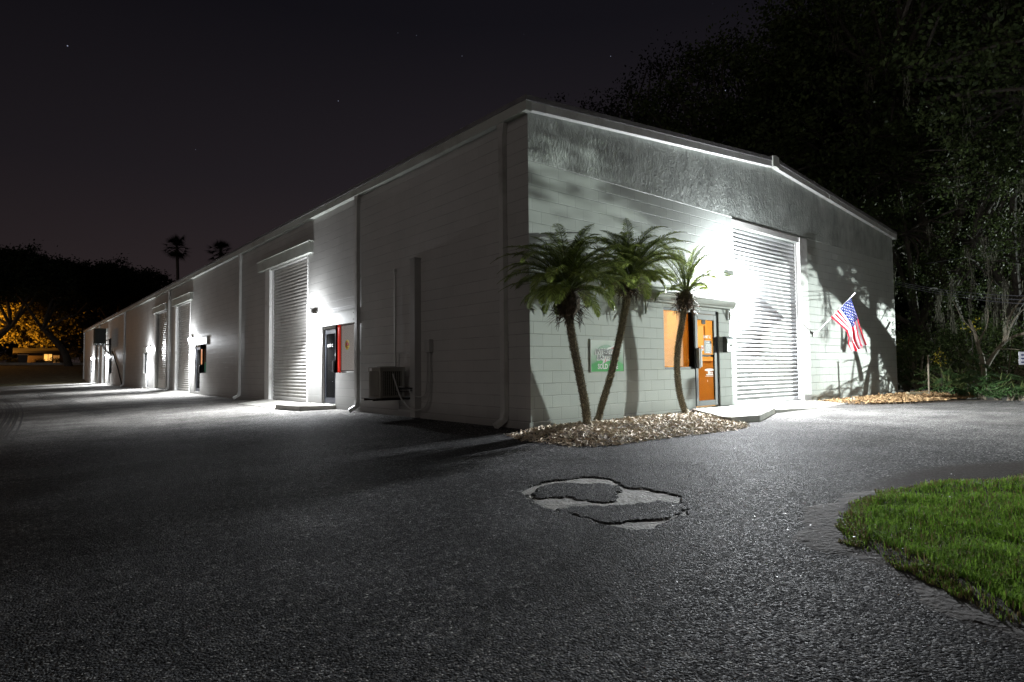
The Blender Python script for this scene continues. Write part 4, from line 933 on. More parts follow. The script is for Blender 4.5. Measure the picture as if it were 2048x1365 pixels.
# rock and timber on the second bed
def rock(name,c,r_,mt,label,cat,seed,sq=(1,.8,.6)):
    g=MB(); nn,mm_=10,7
    for j in range(mm_+1):
        for i in range(nn):
            th=math.pi*j/mm_; ph=2*math.pi*i/nn; d=Vector((math.sin(th)*math.cos(ph)*sq[0],math.sin(th)*math.sin(ph)*sq[1],math.cos(th)*sq[2]))
            g.v.append(tuple(Vector(c)+d*r_*(1+.3*noise.noise(d*1.7+Vector((seed,0,0))))))
    for j in range(mm_):
        for i in range(nn): a=j*nn+i;b_=j*nn+(i+1)%nn; g.f.append((a,a+nn,b_+nn,b_)); g.mi.append(0)
    o=g.build(name,mt,loc=Vector(c)); tag(o,label,cat); return o
pr=onp(1706,802,1,-.6); rock('rock',(pr.x,pr.y,max(.06,pr.z)),.10,M['concrete'],'pale fist-sized rock on the brown mulch by the wall','rock',3)
pl=onp(1815,797,1,-1.0); pl2=onp(1855,799,1,-1.25)
g=MB(); g.tube([(pl.x,pl.y,.12),(pl2.x,pl2.y,.10)],[.075,.07],8); o=g.build('timber_edging',mat('weathered_timber',(.32,.28,.18),.8,var=.2,vscale=9),loc=(pl.x,pl.y,0)); tag(o,'pale round timber lying at the far end of the brown mulch','timber')
# ================================================================== LAWN
lawn_px=[(1678,1050),(1690,1020),(1712,1005),(1745,994),(1800,980),(1860,970),(1930,965),(2000,964)]
near_px=[(2120,1300),(2040,1262),(1990,1240),(1940,1215),(1890,1180),(1840,1160),(1790,1130),(1735,1105),(1690,1085)]
lp=gpx(lawn_px); npx=gpx(near_px)
lpoly=lp+[(.9,-6.1),(2.0,-6.6),(2.6,-7.6),(2.0,-9),(-.5,-9.6),(-2.4,-9.0)]+npx
g=MB(); xs_=[p[0] for p in lpoly]; ys_=[p[1] for p in lpoly]; x0,x1,y0,y1=min(xs_)-.45,max(xs_)+.2,min(ys_)-.2,max(ys_)+.45; st_=.04
nx_=int((x1-x0)/st_)+1; ny_=int((y1-y0)/st_)+1
def lh(x,y):
    if not in_poly(x,y,lpoly):
        dd_=dist_poly(x,y,lpoly)
        th_=.19+.22*noise.noise((x*1.7,y*1.7,3))+.08*noise.noise((x*7,y*7,3))
        if dd_<th_ and (x<-1.0 or y<-6.2): return gz(x)+min(.007,-.004+.09*(th_-dd_))+.004*noise.noise((x*10,y*10,1))
        return -.03+gz(x)
    return gz(x)+.02*min(1,dist_poly(x,y,lpoly)/.10)+.015*noise.noise((x*2,y*2,0))
for j in range(ny_+1):
    for i in range(nx_+1): x=x0+i*st_; y=y0+j*st_; g.v.append((x,y,lh(x,y)))
for j in range(ny_):
    for i in range(nx_):
        a=j*(nx_+1)+i
        if max(g.v[k][2] for k in (a,a+1,a+nx_+1,a+nx_+2))>gz(g.v[a][0])-.02: g.f.append((a,a+1,a+nx_+2,a+nx_+1)); g.mi.append(0)
soilp=g.build('lawn_soil',mat('lawn_edge_dirt',(.055,.046,.040),.95,var=.4,vscale=10,bump=.8,bscale=30)); tag(soilp,kind='structure')
g=MB(); rr_=random.Random(11); k=0
vis=[p for p in lpoly]
while k<85000:
    x=rr_.uniform(-3.9,2.4); y=rr_.uniform(-8.4,-5.2)
    # only where the camera side can see it densely
    if not in_poly(x+.09*noise.noise((x*4,y*4,0))+.05*noise.noise((x*14,y*14,0)),y+.09*noise.noise((x*4,y*4,4))+.05*noise.noise((x*14,y*14,4)),lpoly): continue
    dcam=math.hypot(x-CX,y-CY)
    if rr_.random()>min(1,(3.4/dcam)**2.0): continue
    dn=dist_poly(x,y,lpoly)
    bare=noise.noise((x*3.2,y*3.2,8))
    if dn<.16 and (y<-5.9) and bare>-.1 and rr_.random()<.75: continue
    k+=1
    z=lh(x,y); hgt=rr_.uniform(.022,.058)*(1 if dn>.1 else .7)*(1+.5*noise.noise((x*4,y*4,2))); a=rr_.uniform(0,6.283); wd=rr_.uniform(.0012,.0026)*(1+dcam*.08)
    lean=rr_.uniform(.1,1.0); dirv=Vector((math.cos(a),math.sin(a),0)); s_=Vector((-math.sin(a+rr_.gauss(0,.4)),math.cos(a),0))*wd
    p=Vector((x,y,z)); mid=p+dirv*hgt*lean*.35+Vector((0,0,hgt*.6)); tp=p+dirv*hgt*lean*1.0+Vector((0,0,hgt*(1-.35*lean)))
    mi=1 if rr_.random()<(.5 if dn<.14 else .08+.3*max(0,noise.noise((x*2.2,y*2.2,5)))) else 0
    n=len(g.v); g.v+=[tuple(p-s_),tuple(p+s_),tuple(mid+s_*.8),tuple(mid-s_*.8),tuple(tp)]
    g.f+=[(n,n+1,n+2,n+3),(n+3,n+2,n+4)]; g.mi+=[mi,mi]
o=g.build('lawn_grass',[M['grass'],M['drygrass']]); tag(o,'bright green lawn grass at the lower right corner','grass',kind='stuff')
# pale litter: petals and gravel bits
g=MB(); rr_=random.Random(5)
for i in range(420):
    if i<110: x=rr_.uniform(-3.6,1.2); y=rr_.uniform(-7.6,-5.3); z=lh(x,y)+.05 if in_poly(x,y,lpoly) else .003+gz(x)
    elif i<300: x=rr_.gauss(-2.5,.55); y=rr_.gauss(-5.65,.35); z=.003+gz(x); 
    else: x=rr_.uniform(-6,2); y=rr_.uniform(-6.5,-1.5); z=.003+gz(x)
    if i>=110 and in_poly(x,y,lpoly): z=lh(x,y)+.02
    s_=rr_.uniform(.002,.006) if i>15 else .009
    a=rr_.uniform(0,6.28); d=Vector((math.cos(a),math.sin(a),rr_.uniform(-.3,.3)))*s_; e=Vector((-math.sin(a),math.cos(a),rr_.uniform(-.3,.5)))*s_*.6; c=Vector((x,y,z+.003))
    g.tri(c-d-e,c+d-e*.5,c+e); g.tri(c-d-e+Vector((0,0,.001)),c+e,c-d+e)
o=g.build('gravel_specks',M['white']); tag(o,'scattered pale gravel and petal specks round the lawn edge','gravel',kind='stuff')
# ================================================================== PALMS
def frond(mb,base,az,elev,length,droop,leaf_len,rr_,mi_leaf=0,mi_st=1,nl=46,bare=.16,twist=0):
    """pinnate frond: arching rachis with drooping leaflets"""
    P=[]; n_=18; p=Vector(base); d=Vector((math.cos(az)*math.cos(elev),math.sin(az)*math.cos(elev),math.sin(elev)))
    az2=az
    for i in range(n_+1):
        P.append(p.copy()); f_=i/n_
        e=elev-droop*f_**1.35; d=Vector((math.cos(az2)*math.cos(e),math.sin(az2)*math.cos(e),math.sin(e))); p=p+d*length/n_; az2+=twist/n_
    mb.tube(P[:],[.011*(1-.85*i/n_)+.0015 for i in range(n_+1)],4,mi=mi_st,cap=False)
    for i in range(nl):
        f_=bare+(1-bare)*i/(nl-1); x=f_*n_; k=min(int(x),n_-1); q=P[k].lerp(P[k+1],x-k); d=(P[k+1]-P[k]).normalized()
        side=d.cross(Vector((0,0,1))); side=side.normalized() if side.length>.05 else Vector((math.sin(az),-math.cos(az),0)); up=side.cross(d).normalized()
        ll=leaf_len*(math.sin(math.pi*min(1,.18+f_*.86))**.6)*rr_.uniform(.85,1.1)
        for s_ in (-1,1):
            out_=(side*s_*(.80)+d*(.55+.5*f_)+up*rr_.uniform(-.05,.30)).normalized()
            a=q; m_=a+out_*ll*.5; t_=m_+(out_+Vector((0,0,-.55-rr_.random()*.4))).normalized()*ll*.5
            w_=d.cross(out_).cross(out_).normalized()*.0060+Vector((0,0,.001))
            n0=len(mb.v); mb.v+=[tuple(a-w_*.6),tuple(a+w_*.6),tuple(m_+w_),tuple(m_-w_),tuple(t_)]
            mb.f+=[(n0,n0+1,n0+2,n0+3),(n0+3,n0+2,n0+4)]; mb.mi+=[mi_leaf,mi_leaf]
def date_palm(base,trunkpx,rads,label,seed,nf,flen,boot,yellow=False,extra=(),llen=.24,skew=None):
    rr_=random.Random(seed); base=Vector(base)
    root=empty('date_palm',base,label,'palm tree','small date palms in front of the wall')
    hd=Vector((F.x,F.y,0)).normalized(); dist=(base-O).dot(hd)
    # the trunk stands in the vertical plane through its base, facing the viewer
    pts=[]
    for (u,v,lean) in trunkpx:
        r_=ray(u,v); t_=(dist+lean)/r_.dot(hd); pts.append(O+r_*t_)
    pts[0]=Vector((pts[0].x,pts[0].y,base.z-.05))
    P=curve(pts,3)
    n_=len(P)
    # resample
    acc=[0]; 
    for a,b_ in zip(P,P[1:]): acc.append(acc[-1]+(b_-a).length)
    T=acc[-1]
    def at(s_):
        s_=max(0,min(T,s_)); 
        for i in range(len(acc)-1):
            if acc[i+1]>=s_: f_=(s_-acc[i])/(acc[i+1]-acc[i]+1e-9); return P[i].lerp(P[i+1],f_)
        return P[-1]
    K=60; Q=[at(T*i/K) for i in range(K+1)]
    R_=[rads[0]+(rads[1]-rads[0])*i/K+ (.05*max(0,1-i/4)**2) for i in range(K+1)]
    g=MB(); g.tube(Q,R_,14)
    # leaf-scar nubs in spirals
    for i in range(2,int(T/.022)):
        s_=i*.022; c=at(s_); d=(at(s_+.02)-at(s_-.02)).normalized(); x_=d.orthogonal().normalized(); y_=d.cross(x_); rad=rads[0]+(rads[1]-rads[0])*s_/T
        for k in range(7):
            a=k*2*math.pi/7+i*.45; o_=x_*math.cos(a)+y_*math.sin(a); c2=c+o_*(rad*.93); tn=d.cross(o_)
            L_=rr_.uniform(.026,.044); tipp=c2+o_*L_+d*L_*.55; w_=.016
            n0=len(g.v); g.v+=[tuple(c2-tn*w_-d*.008),tuple(c2+tn*w_-d*.008),tuple(c2+d*.018),tuple(tipp)]; g.f+=[(n0,n0+1,n0+3),(n0+1,n0+2,n0+3),(n0+2,n0,n0+3)]; g.mi+=[0,0,0]
    part(g,'trunk',M['palmbark'],root)
    top=Q[-1]; dtop=(Q[-1]-Q[-4]).normalized()
    # boots: dead stubs below the crown
    g=MB()
    g.tube([top-dtop*boot[0],top-dtop*boot[0]*.6,top-dtop*boot[0]*.2,top+dtop*.1],[rads[1]*1.1,boot[1]*.62,boot[1]*.62,rads[1]*.9],10)
    for i in range(230):
        s_=rr_.uniform(0,boot[0]); c=top-dtop*s_; a=rr_.uniform(0,6.283); x_=dtop.orthogonal().normalized(); y_=dtop.cross(x_); o_=x_*math.cos(a)+y_*math.sin(a)
        r0=boot[1]*.45; c=c+o_*r0; L_=boot[1]*rr_.uniform(.55,1.15)
        upf=rr_.uniform(-.9,.7) ; dd2=(o_+dtop*upf*(1 if s_<boot[0]*.6 else -1)).normalized(); tn=dd2.cross(dtop).normalized()*rr_.uniform(.008,.02)
        m_=c+dd2*L_*.6; e=m_+(dd2+Vector((0,0,-rr_.uniform(.1,.9)))).normalized()*L_*.5
        n0=len(g.v); g.v+=[tuple(c-tn),tuple(c+tn),tuple(m_+tn*.7),tuple(m_-tn*.7),tuple(e)]; g.f+=[(n0,n0+1,n0+2,n0+3),(n0+3,n0+2,n0+4)]; g.mi+=[0,0]
    for i in range(16):    # hanging fibres
        a=rr_.uniform(0,6.283); c=top-dtop*boot[0]*rr_.uniform(.7,1)+Vector((math.cos(a),math.sin(a),0))*boot[1]*.7
        g.tube([c,c+Vector((rr_.gauss(0,.02),rr_.gauss(0,.02),-rr_.uniform(.08,.25)))],[.008,.003],4)
    part(g,'dead_frond_base',M['boots'],root)
    g=MB()
    for i in range(nf):
        f_=(i+.5)/nf; az=i*2.399963+rr_.gauss(0,.15); elev=R(86)-R(74)*(skew or 1)**.5*f_+rr_.gauss(0,.08)
        ln=flen*rr_.uniform(.82,1.12)*(.80+.35*math.sin(math.pi*min(1,f_+.15)))
        c=top+dtop*(.10*(1-f_))+Vector((math.cos(az),math.sin(az),0))*.03
        frond(g,c,az,elev,ln,(R(72)+R(48)*rr_.random()+R(8)*f_)*(skew or 1),llen*rr_.uniform(.9,1.1),rr_,nl=58)
    for (az,elev,ln,dr,lf) in extra: frond(g,top+dtop*.05,az,elev,ln,dr,lf,rr_,nl=40)
    cr_=part(g,'crown',[M['frond'],M['rachis']],root)
    if yellow:
        g=MB(); frond(g,top,math.atan2(-RR.y,-RR.x)+.3,R(-5),.62,R(55),.17,rr_,nl=26); 
        subpart(g,'yellow_frond',[M['frondy'],M['rachis']],cr_)
    return root
def basept(u,v,z): return onp(u,v,2,z)
date_palm(basept(1178,848,.13),[(1176,850,0),(1171,815,-.01),(1163,770,-.03),(1152,715,-.06),(1142,665,-.08),(1137,622,-.1),(1136,585,-.1)],(.050,.050),
  'leftmost small date palm, thick trunk leaning left, nearest the building corner',21,60,1.16,(.42,.29),extra=[(math.atan2(-RR.y,-RR.x),R(38),1.2,R(85),.2),(math.atan2(-RR.y,-RR.x)+.25,R(20),1.15,R(60),.2)])
date_palm(basept(1198,836,.14),[(1196,838,0),(1205,805,-.01),(1222,752,-.04),(1236,690,-.07),(1247,635,-.1),(1256,590,-.12),(1260,560,-.12)],(.044,.045),
  'middle small date palm leaning right in front of the green sign',33,60,1.10,(.26,.22),yellow=True)
date_palm(basept(1370,823,.13),[(1372,825,0),(1360,795,0),(1354,750,-.01),(1354,705,-.02),(1361,665,-.03),(1367,630,-.03),(1371,600,-.03),(1372,588,-.03)],(.046,.044),
  'rightmost small date palm with a thin crown beside the orange window',45,26,1.12,(.34,.25),extra=[(math.atan2(RR.y,RR.x),R(35),1.1,R(50),.17),(math.atan2(RR.y,RR.x)+.3,R(80),.85,R(8),.12)],llen=.17,skew=.85)
# exposed root lumps at the third palm
pb=basept(1388,822,.12); rock('root_stump',(pb.x,pb.y,.10),.085,M['boots'],'dark knobbly root stump at the foot of the rightmost palm','stump',8,(1.2,.9,.7))
# ================================================================== TREES
def tree_meshes(seed,height,spread,trunk_h,rad,nclump,leaves,lsize,lean=(0,0),flat=.75,clump_r=.75,mt=None,forks=5,bottom=.35):
    """returns (trunk MB, crown MB) around origin: tapered trunk, limbs out to each clump of leaves"""
    rr_=random.Random(seed); tk=MB(); cr_=MB()
    top=Vector((lean[0],lean[1],trunk_h)); 
    tp=curve([(0,0,-.2),(lean[0]*.2+rr_.gauss(0,.1),lean[1]*.2,trunk_h*.45),top],2)
    tk.tube(tp,[rad*(1.25-.5*i/(len(tp)-1)) for i in range(len(tp))],10)
    ends=[]
    cz=trunk_h+(height-trunk_h)*.5
    nodes=[]
    for i in range(forks):
        a=i*2*math.pi/forks+rr_.gauss(0,.3); e_=rr_.uniform(.35,1.1); Ln=(height-trunk_h)*rr_.uniform(.45,.65)
        d=Vector((math.cos(a)*spread*.5,math.sin(a)*spread*.5,(height-trunk_h)*rr_.uniform(.2,.75)))
        m_=top+d*.5+Vector((rr_.gauss(0,.4),rr_.gauss(0,.4),rr_.gauss(0,.3))); e=top+d
        P=curve([top-Vector((0,0,.3)),m_,e],2); tk.tube(P,[rad*.55*(1-.65*k/(len(P)-1)) for k in range(len(P))],7); nodes+= [P[len(P)//2],P[-1],P[-3]]
    for i in range(nclump):
        while True:
            v_=Vector((rr_.uniform(-1,1),rr_.uniform(-1,1),rr_.uniform(-bottom*1.6,1)))
            if .30<v_.length<1: break
        if rr_.random()<.6: v_=v_.normalized()*rr_.uniform(.72,1.0)
        c=Vector((lean[0]+v_.x*spread,lean[1]+v_.y*spread,cz+v_.z*(height-trunk_h)*.5*(1 if v_.z>0 else .9)))
        c+=Vector((noise.noise(c*.35),noise.noise(c*.35+Vector((9,0,0))),noise.noise(c*.35+Vector((0,9,0)))))*1.3
        nd=min(nodes,key=lambda q:(q-c).length); 
        if i%2==0: 
            P=curve([nd,nd.lerp(c,.5)+Vector((rr_.gauss(0,.3),rr_.gauss(0,.3),rr_.uniform(-.2,.5))),c],1); tk.tube(P,[.07*rad/.35*(1-.8*k/(len(P)-1))+.012 for k in range(len(P))],5,cap=False)
        rc=clump_r*rr_.uniform(.55,1.35); nl=int(leaves*rr_.uniform(.6,1.3)*(rc/clump_r)**1.5)
        ax=Vector((rr_.gauss(0,1),rr_.gauss(0,1),rr_.gauss(0,.4))).normalized()
        for k in range(nl):
            q=Vector((rr_.gauss(0,.42),rr_.gauss(0,.42),rr_.gauss(0,.42*flat))); q+=ax*rr_.uniform(-.5,.5)
            p=c+q*rc; s_=lsize*rr_.uniform(.6,1.4)
            d=Vector((rr_.gauss(0,1),rr_.gauss(0,1),rr_.gauss(0,1))).normalized(); e=d.orthogonal().normalized(); 
            a=rr_.uniform(0,6.283); e=(e*math.cos(a)+d.cross(e)*math.sin(a)); d*=s_/2; e*=s_*.28
            cr_.quad(p-d,p+e,p+d,p-e)
    return tk,cr_
def moss_mesh(seed,n,anch,lmin,lmax):
    rr_=random.Random(seed); g=MB()
    for i in range(n):
        a=rr_.choice(anch)+Vector((rr_.gauss(0,.35),rr_.gauss(0,.35),rr_.uniform(-.4,.1))); Ln=rr_.uniform(lmin,lmax)
        for k in range(34):
            p=a+Vector((rr_.gauss(0,.06),rr_.gauss(0,.06),-rr_.random()**1.3*Ln)); q=p+Vector((rr_.gauss(0,.03),rr_.gauss(0,.03),-rr_.uniform(.12,.3))); w_=Vector((rr_.uniform(-1,1),rr_.uniform(-1,1),0)).normalized()*.009
            g.quad(p-w_,p+w_,q+w_*.4,q-w_*.4)
    return g
protos={}
def oak(kind,loc,rot,scale,label,group,mt_leaf,moss=0,name='oak_tree'):
    if kind not in protos:
        args=dict(A=dict(seed=1,height=17,spread=6.8,trunk_h=4.5,rad=.38,nclump=300,leaves=85,lsize=.17,lean=(.8,.4),clump_r=.85),
                  Bk=dict(seed=2,height=15,spread=6.0,trunk_h=3.8,rad=.32,nclump=260,leaves=85,lsize=.16,lean=(-.9,.7),clump_r=.8),
                  C=dict(seed=3,height=19,spread=7.2,trunk_h=5.5,rad=.42,nclump=320,leaves=85,lsize=.17,lean=(.3,-.8),clump_r=.9),
                  N=dict(seed=4,height=12,spread=4.2,trunk_h=2.8,rad=.22,nclump=330,leaves=120,lsize=.085,lean=(-.6,-.5),clump_r=.5,bottom=.6),
                  F=dict(seed=12,height=11,spread=4.6,trunk_h=1.2,rad=.2,nclump=260,leaves=90,lsize=.2,lean=(.4,.2),clump_r=.9,bottom=.6),
                  LT=dict(seed=7,height=11,spread=6.5,trunk_h=2.6,rad=.3,nclump=260,leaves=55,lsize=.42,lean=(.5,0),clump_r=.9,bottom=.5),FL=dict(seed=6,height=17,spread=9.5,trunk_h=6.0,rad=.5,nclump=420,leaves=95,lsize=.38,lean=(-3.4,.5),clump_r=1.2,bottom=.12))[kind]
        tk,cr_=tree_meshes(**args)
        me=[]
        for mb_,nm,mt in ((tk,'trunk',M['bark']),(cr_,'crown',M['leaf'])):
            o=mb_.build(nm,mt); me.append(o.data); bpy.data.objects.remove(o)
        ms=moss_mesh(args['seed'],38,[Vector(v.co) for v in list(me[0].vertices)[::7] if v.co.z>3],.5,1.8)
        o=ms.build('moss',M['moss']); me.append(o.data); bpy.data.objects.remove(o)
        protos[kind]=me
    me=protos[kind]
    root=empty(name,loc,label,'tree',group); root.rotation_euler=(0,0,rot); root.scale=(scale,)*3
    for i,nm in enumerate(('trunk','crown','hanging_moss')):
        if i==2 and not moss: continue
        o=bpy.data.objects.new(nm,me[i]); COL.objects.link(o); o.parent=root
        if i==1 and mt_leaf is not M['leaf']:
            o.material_slots[0].link='OBJECT'; o.material_slots[0].material=mt_leaf
    return root
def at_az(u,X):     # ground point on the sight line through column u at world x=X
    d=ray(u,740); t=(X-CX)/d.x; return (CX+d.x*t,CY+d.y*t,0)
GR='oaks standing behind and beside the warehouse'
W=[('C',1172,20.5,.0,.90,'distant oak behind the roof left of the ridge, lowest of the row'),
   ('A',1290,26,1.2,1.04,'dark oak rising behind the roof between the corner and the ridge'),
   ('C',1410,25,2.3,1.03,'tall spiky-topped oak behind the roof left of the ridge cap'),
   ('A',1530,25,4.1,1.13,'tallest broad oak rising just above the ridge cap'),
   ('Bk',1640,24,.6,1.18,'rounded oak behind the roof right of the ridge cap'),
   ('C',1740,25,5.2,.98,'dark oak behind the falling right roof slope'),
   ('Bk',1830,24,3.1,1.20,'dark oak just beyond the right end of the front wall'),
   ('A',1930,25,2.0,1.20,'large shaded oak at the upper right of the view'),
   ('C',2020,27,.9,1.15,'tall oak at the right edge behind the mossy tree')]
for k,u,X,ro,s_,lb in W:
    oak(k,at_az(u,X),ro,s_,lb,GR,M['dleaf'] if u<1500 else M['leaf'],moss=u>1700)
pn_=at_az(1990,25.5); oak('N',pn_,.4,1.35,'small-leaved mossy oak reaching out near the right edge',GR,M['leaf'],moss=1)
pn_=at_az(1885,23.5); oak('N',pn_,4.4,1.0,'small dark oak between the wall end and the mossy tree',GR,M['leaf'],moss=1)
for k,(u,X,ro,s_,lb) in enumerate(((1815,36,.3,1.3,'deep shaded oak glimpsed just past the wall end'),(1870,38,1.9,1.35,'deep shaded oak glimpsed behind the thin post'),(1925,36,3.3,1.3,'deep shaded oak glimpsed behind the lobed plants'),(1975,38,4.4,1.3,'deep shaded oak glimpsed behind the bare limbs'),(2035,38,5.4,1.3,'deep shaded oak glimpsed at the right edge'))):
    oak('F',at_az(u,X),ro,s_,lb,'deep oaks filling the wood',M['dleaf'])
# far-left oaks
GL='oaks beyond the grass bank'
def at_y(u,Y,z=0): d=ray(u,740); t=(Y-CY)/d.y; return (CX+d.x*t,Y,z)
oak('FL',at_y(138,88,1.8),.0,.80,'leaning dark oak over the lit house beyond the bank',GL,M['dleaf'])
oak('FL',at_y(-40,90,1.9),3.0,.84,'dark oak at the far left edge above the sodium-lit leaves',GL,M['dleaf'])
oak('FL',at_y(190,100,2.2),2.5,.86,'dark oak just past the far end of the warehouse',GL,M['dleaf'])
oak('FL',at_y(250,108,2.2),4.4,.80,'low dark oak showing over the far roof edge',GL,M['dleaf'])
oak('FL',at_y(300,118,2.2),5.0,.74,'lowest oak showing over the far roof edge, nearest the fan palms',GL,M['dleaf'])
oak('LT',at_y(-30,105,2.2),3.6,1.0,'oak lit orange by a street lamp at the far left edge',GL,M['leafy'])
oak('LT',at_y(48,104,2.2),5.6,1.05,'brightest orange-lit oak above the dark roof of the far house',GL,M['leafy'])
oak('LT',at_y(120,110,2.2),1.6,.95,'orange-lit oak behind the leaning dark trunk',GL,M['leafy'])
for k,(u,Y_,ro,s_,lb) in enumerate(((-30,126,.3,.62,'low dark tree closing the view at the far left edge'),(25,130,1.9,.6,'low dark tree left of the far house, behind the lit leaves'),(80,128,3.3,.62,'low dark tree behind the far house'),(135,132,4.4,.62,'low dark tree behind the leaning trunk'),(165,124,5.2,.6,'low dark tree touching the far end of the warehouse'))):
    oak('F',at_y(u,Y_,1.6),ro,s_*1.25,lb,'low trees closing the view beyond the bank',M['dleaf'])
# fan palms
def fan_palm(loc,height,label,seed,sc_=1):
    rr_=random.Random(seed); root=empty('fan_palm',loc,label,'palm tree','tall fan palms behind the roof'); b_=Vector(loc)
    g=MB(); g.tube(curve([b_,b_+Vector((.3,0,height*.5)),b_+Vector((0,0,height))],2),[.26]*1+[.2]*16 if False else .19,8); part(g,'trunk',M['bark'],root)
    g=MB(); c0=b_+Vector((0,0,height))
    for i in range(46):
        f_=i/46; az=i*2.4+rr_.gauss(0,.25); el_=R(84)-R(150)*f_+rr_.gauss(0,.16); st=rr_.uniform(.7,1.35)*sc_; d=Vector((math.cos(az)*math.cos(el_),math.sin(az)*math.cos(el_),math.sin(el_))); c=c0+d*st; side=d.cross(Vector((0,0,1))).normalized(); up=side.cross(d)
        g.tube([c0,c],[.03,.02],3,cap=False)
        for k in range(15):
            a=(k-7)/7*1.35; v_=(d*math.cos(a)+side*math.sin(a)); e=c+v_*(.95*sc_)+Vector((0,0,-.22*abs(a)-.1)); w_=(side*math.cos(a)-d*math.sin(a))*.045
            g.tri(c-w_,c+w_,e)
    part(g,'crown',M['dleaf'],root)
t1=onp(354,496,1,84); fan_palm((t1.x,84,1.4),t1.z-1.4,'taller fan palm standing left, its trunk visible above the roof',1,1.05)
t2=onp(441,505,1,80); fan_palm((t2.x,80,1.2),t2.z-1.2,'right fan palm with only its crown above the roof line',2,1.0)
# ================================================================== far left house
M['hw']=mat('house_wall',(.06,.04,.03),.8,var=.1); M['hroof']=mat('house_roof',(.03,.025,.02),.8)
M['lit']=mat('lit_window',(.8,.6,.3),.5,emit=(1,.52,.12),es=1.1)
Y=98
hl=onp(60,737,1,Y); hr=onp(122,737,1,Y); zt_=onp(100,707,1,Y).z; zb_=2.2
ho=empty('house',(hl.x,Y,zb_),'low house with one bright yellow window beyond the bank','house')
g=MB(); g.box(hl.x-1.2,hr.x+.3,Y,Y+7,zb_,zt_); part(g,'wall',M['hw'],ho)
g=MB(); g.prism([(hl.x-1.8,Y-.8,zt_),(hl.x-1.8,Y+7.5,zt_),(hl.x-1.8,Y+3.5,zt_+.8),(hl.x-1.8,Y-.8,zt_+.22)],(hr.x-hl.x+2.8,0,0)); part(g,'roof',M['hroof'],ho)
wa=onp(88,722,1,Y); wb=onp(104,709,1,Y); g=MB(); g.box(wa.x,wb.x,Y-.06,Y-.01,wa.z,wb.z); w_=part(g,'window',M['lit'],ho)
g=MB(); g.box((wa.x+wb.x)/2-.03,(wa.x+wb.x)/2+.03,Y-.09,Y-.065,wa.z,wb.z); g.box(wa.x-.05,wb.x+.05,Y-.1,Y-.065,wa.z-.08,wa.z); subpart(g,'frame',M['hroof'],w_)
M['lit2']=mat('lit_porch',(.6,.4,.2),.6,emit=(1,.45,.1),es=.22)
pa=onp(106,733,1,Y); pb_=onp(119,711,1,Y); g=MB(); g.box(pa.x,pb_.x,Y-.05,Y-.012,pa.z,pb_.z); part(g,'porch_screen',M['lit2'],ho)
# small shrubs and bins before the house
def shrub(loc,r_,hgt,label,seed,mt,nc=14,lv=60,ls=.1,name='shrub',group=None,cat='shrub',stems=True):
    rr_=random.Random(seed); root=empty(name,loc,label,cat,group); b_=Vector(loc); g=MB(); gs=MB()
    for i in range(nc):
        a=rr_.uniform(0,6.283); q=rr_.random()**.5*r_; c=b_+Vector((math.cos(a)*q,math.sin(a)*q,hgt*(.25+.75*rr_.random()*(1-.3*q/r_))))
        gs.tube([b_+Vector((rr_.gauss(0,.05),rr_.gauss(0,.05),0)),b_.lerp(c,.6)+Vector((0,0,.1)),c],[.02,.014,.006],4,cap=False)
        for k in range(lv):
            p=c+Vector((rr_.gauss(0,1),rr_.gauss(0,1),rr_.gauss(0,.8)))*r_*.22; s_=ls*rr_.uniform(.6,1.4)
            d=Vector((rr_.gauss(0,1),rr_.gauss(0,1),rr_.gauss(0,.6))).normalized(); e=d.orthogonal().normalized(); d*=s_/2; e*=s_*.25; g.quad(p-d,p+e,p+d,p-e)
    part(gs,'stem',M['palebark'] if name!='shrub' else M['bark'],root); part(g,'foliage',mt,root); return root
for i,(u,h_,lb) in enumerate(((30,.8,'rounded shrub left of the house beyond the bank'),(78,.6,'low shrub under the bright window of the far house'),(114,.9,'bush before the porch of the far house'),(8,1.2,'shrub at the far left edge beyond the bank'))):
    p=at_y(u,95,2.2); shrub(p,.7,h_,lb,40+i,M['leafy'],12,40,.16,group='shrubs by the far house')
pbn=at_y(45,94,2.2); bn_=empty('rubbish_bin',pbn,'dark wheeled bin catching light on its lid, left of the far house','bin')
g=MB(); x,y,z=pbn; g.prism([(x-.42,y-.4,z),(x+.42,y-.4,z),(x+.5,y-.5,z+1.15),(x-.5,y-.5,z+1.15)],(0,.9,0)); part(g,'body',M['black'],bn_)
g=MB(); g.box(x-.55,x+.55,y-.55,y+.5,z+1.16,z+1.24); part(g,'lid',mat('bin_lid',(.45,.4,.3),.4),bn_)
# ================================================================== undergrowth right
def philo(loc,r_,label,seed,n_=26):
    rr_=random.Random(seed); root=empty('philodendron',loc,label,'plant','lobed plants along the wood edge'); b_=Vector(loc); g=MB(); gs=MB()
    for i in range(n_):
        az=rr_.uniform(0,6.283); el_=rr_.uniform(.25,1.35); ln=r_*rr_.uniform(.6,1.1); d=Vector((math.cos(az)*math.cos(el_),math.sin(az)*math.cos(el_),math.sin(el_))); c=b_+d*ln
        gs.tube([b_,b_+d*ln*.5+Vector((0,0,.06)),c],[.012,.01,.006],4,cap=False)
        o_=Vector((math.cos(az),math.sin(az),-.35)).normalized(); s_=o_.cross(Vector((0,0,1))).normalized(); L_=rr_.uniform(.28,.45)
        tip_=c+o_*L_
        for k in range(7):      # lobes
            f_=k/7; q=c+o_*L_*f_; wd=L_*(.75*(1-f_*.6))
            for sg_ in (-1,1):
                e=q+(s_*sg_*.85+o_*.5).normalized()*wd*.6+Vector((0,0,-.03)); g.quad(q,q+o_*L_*.11,e+o_*.015,e-o_*.012)
        g.quad(c-s_*.015,tip_,c+s_*.015,c-o_*.02)
    part(gs,'stalk',M['rachis'],root); part(g,'foliage',M['fern'],root)
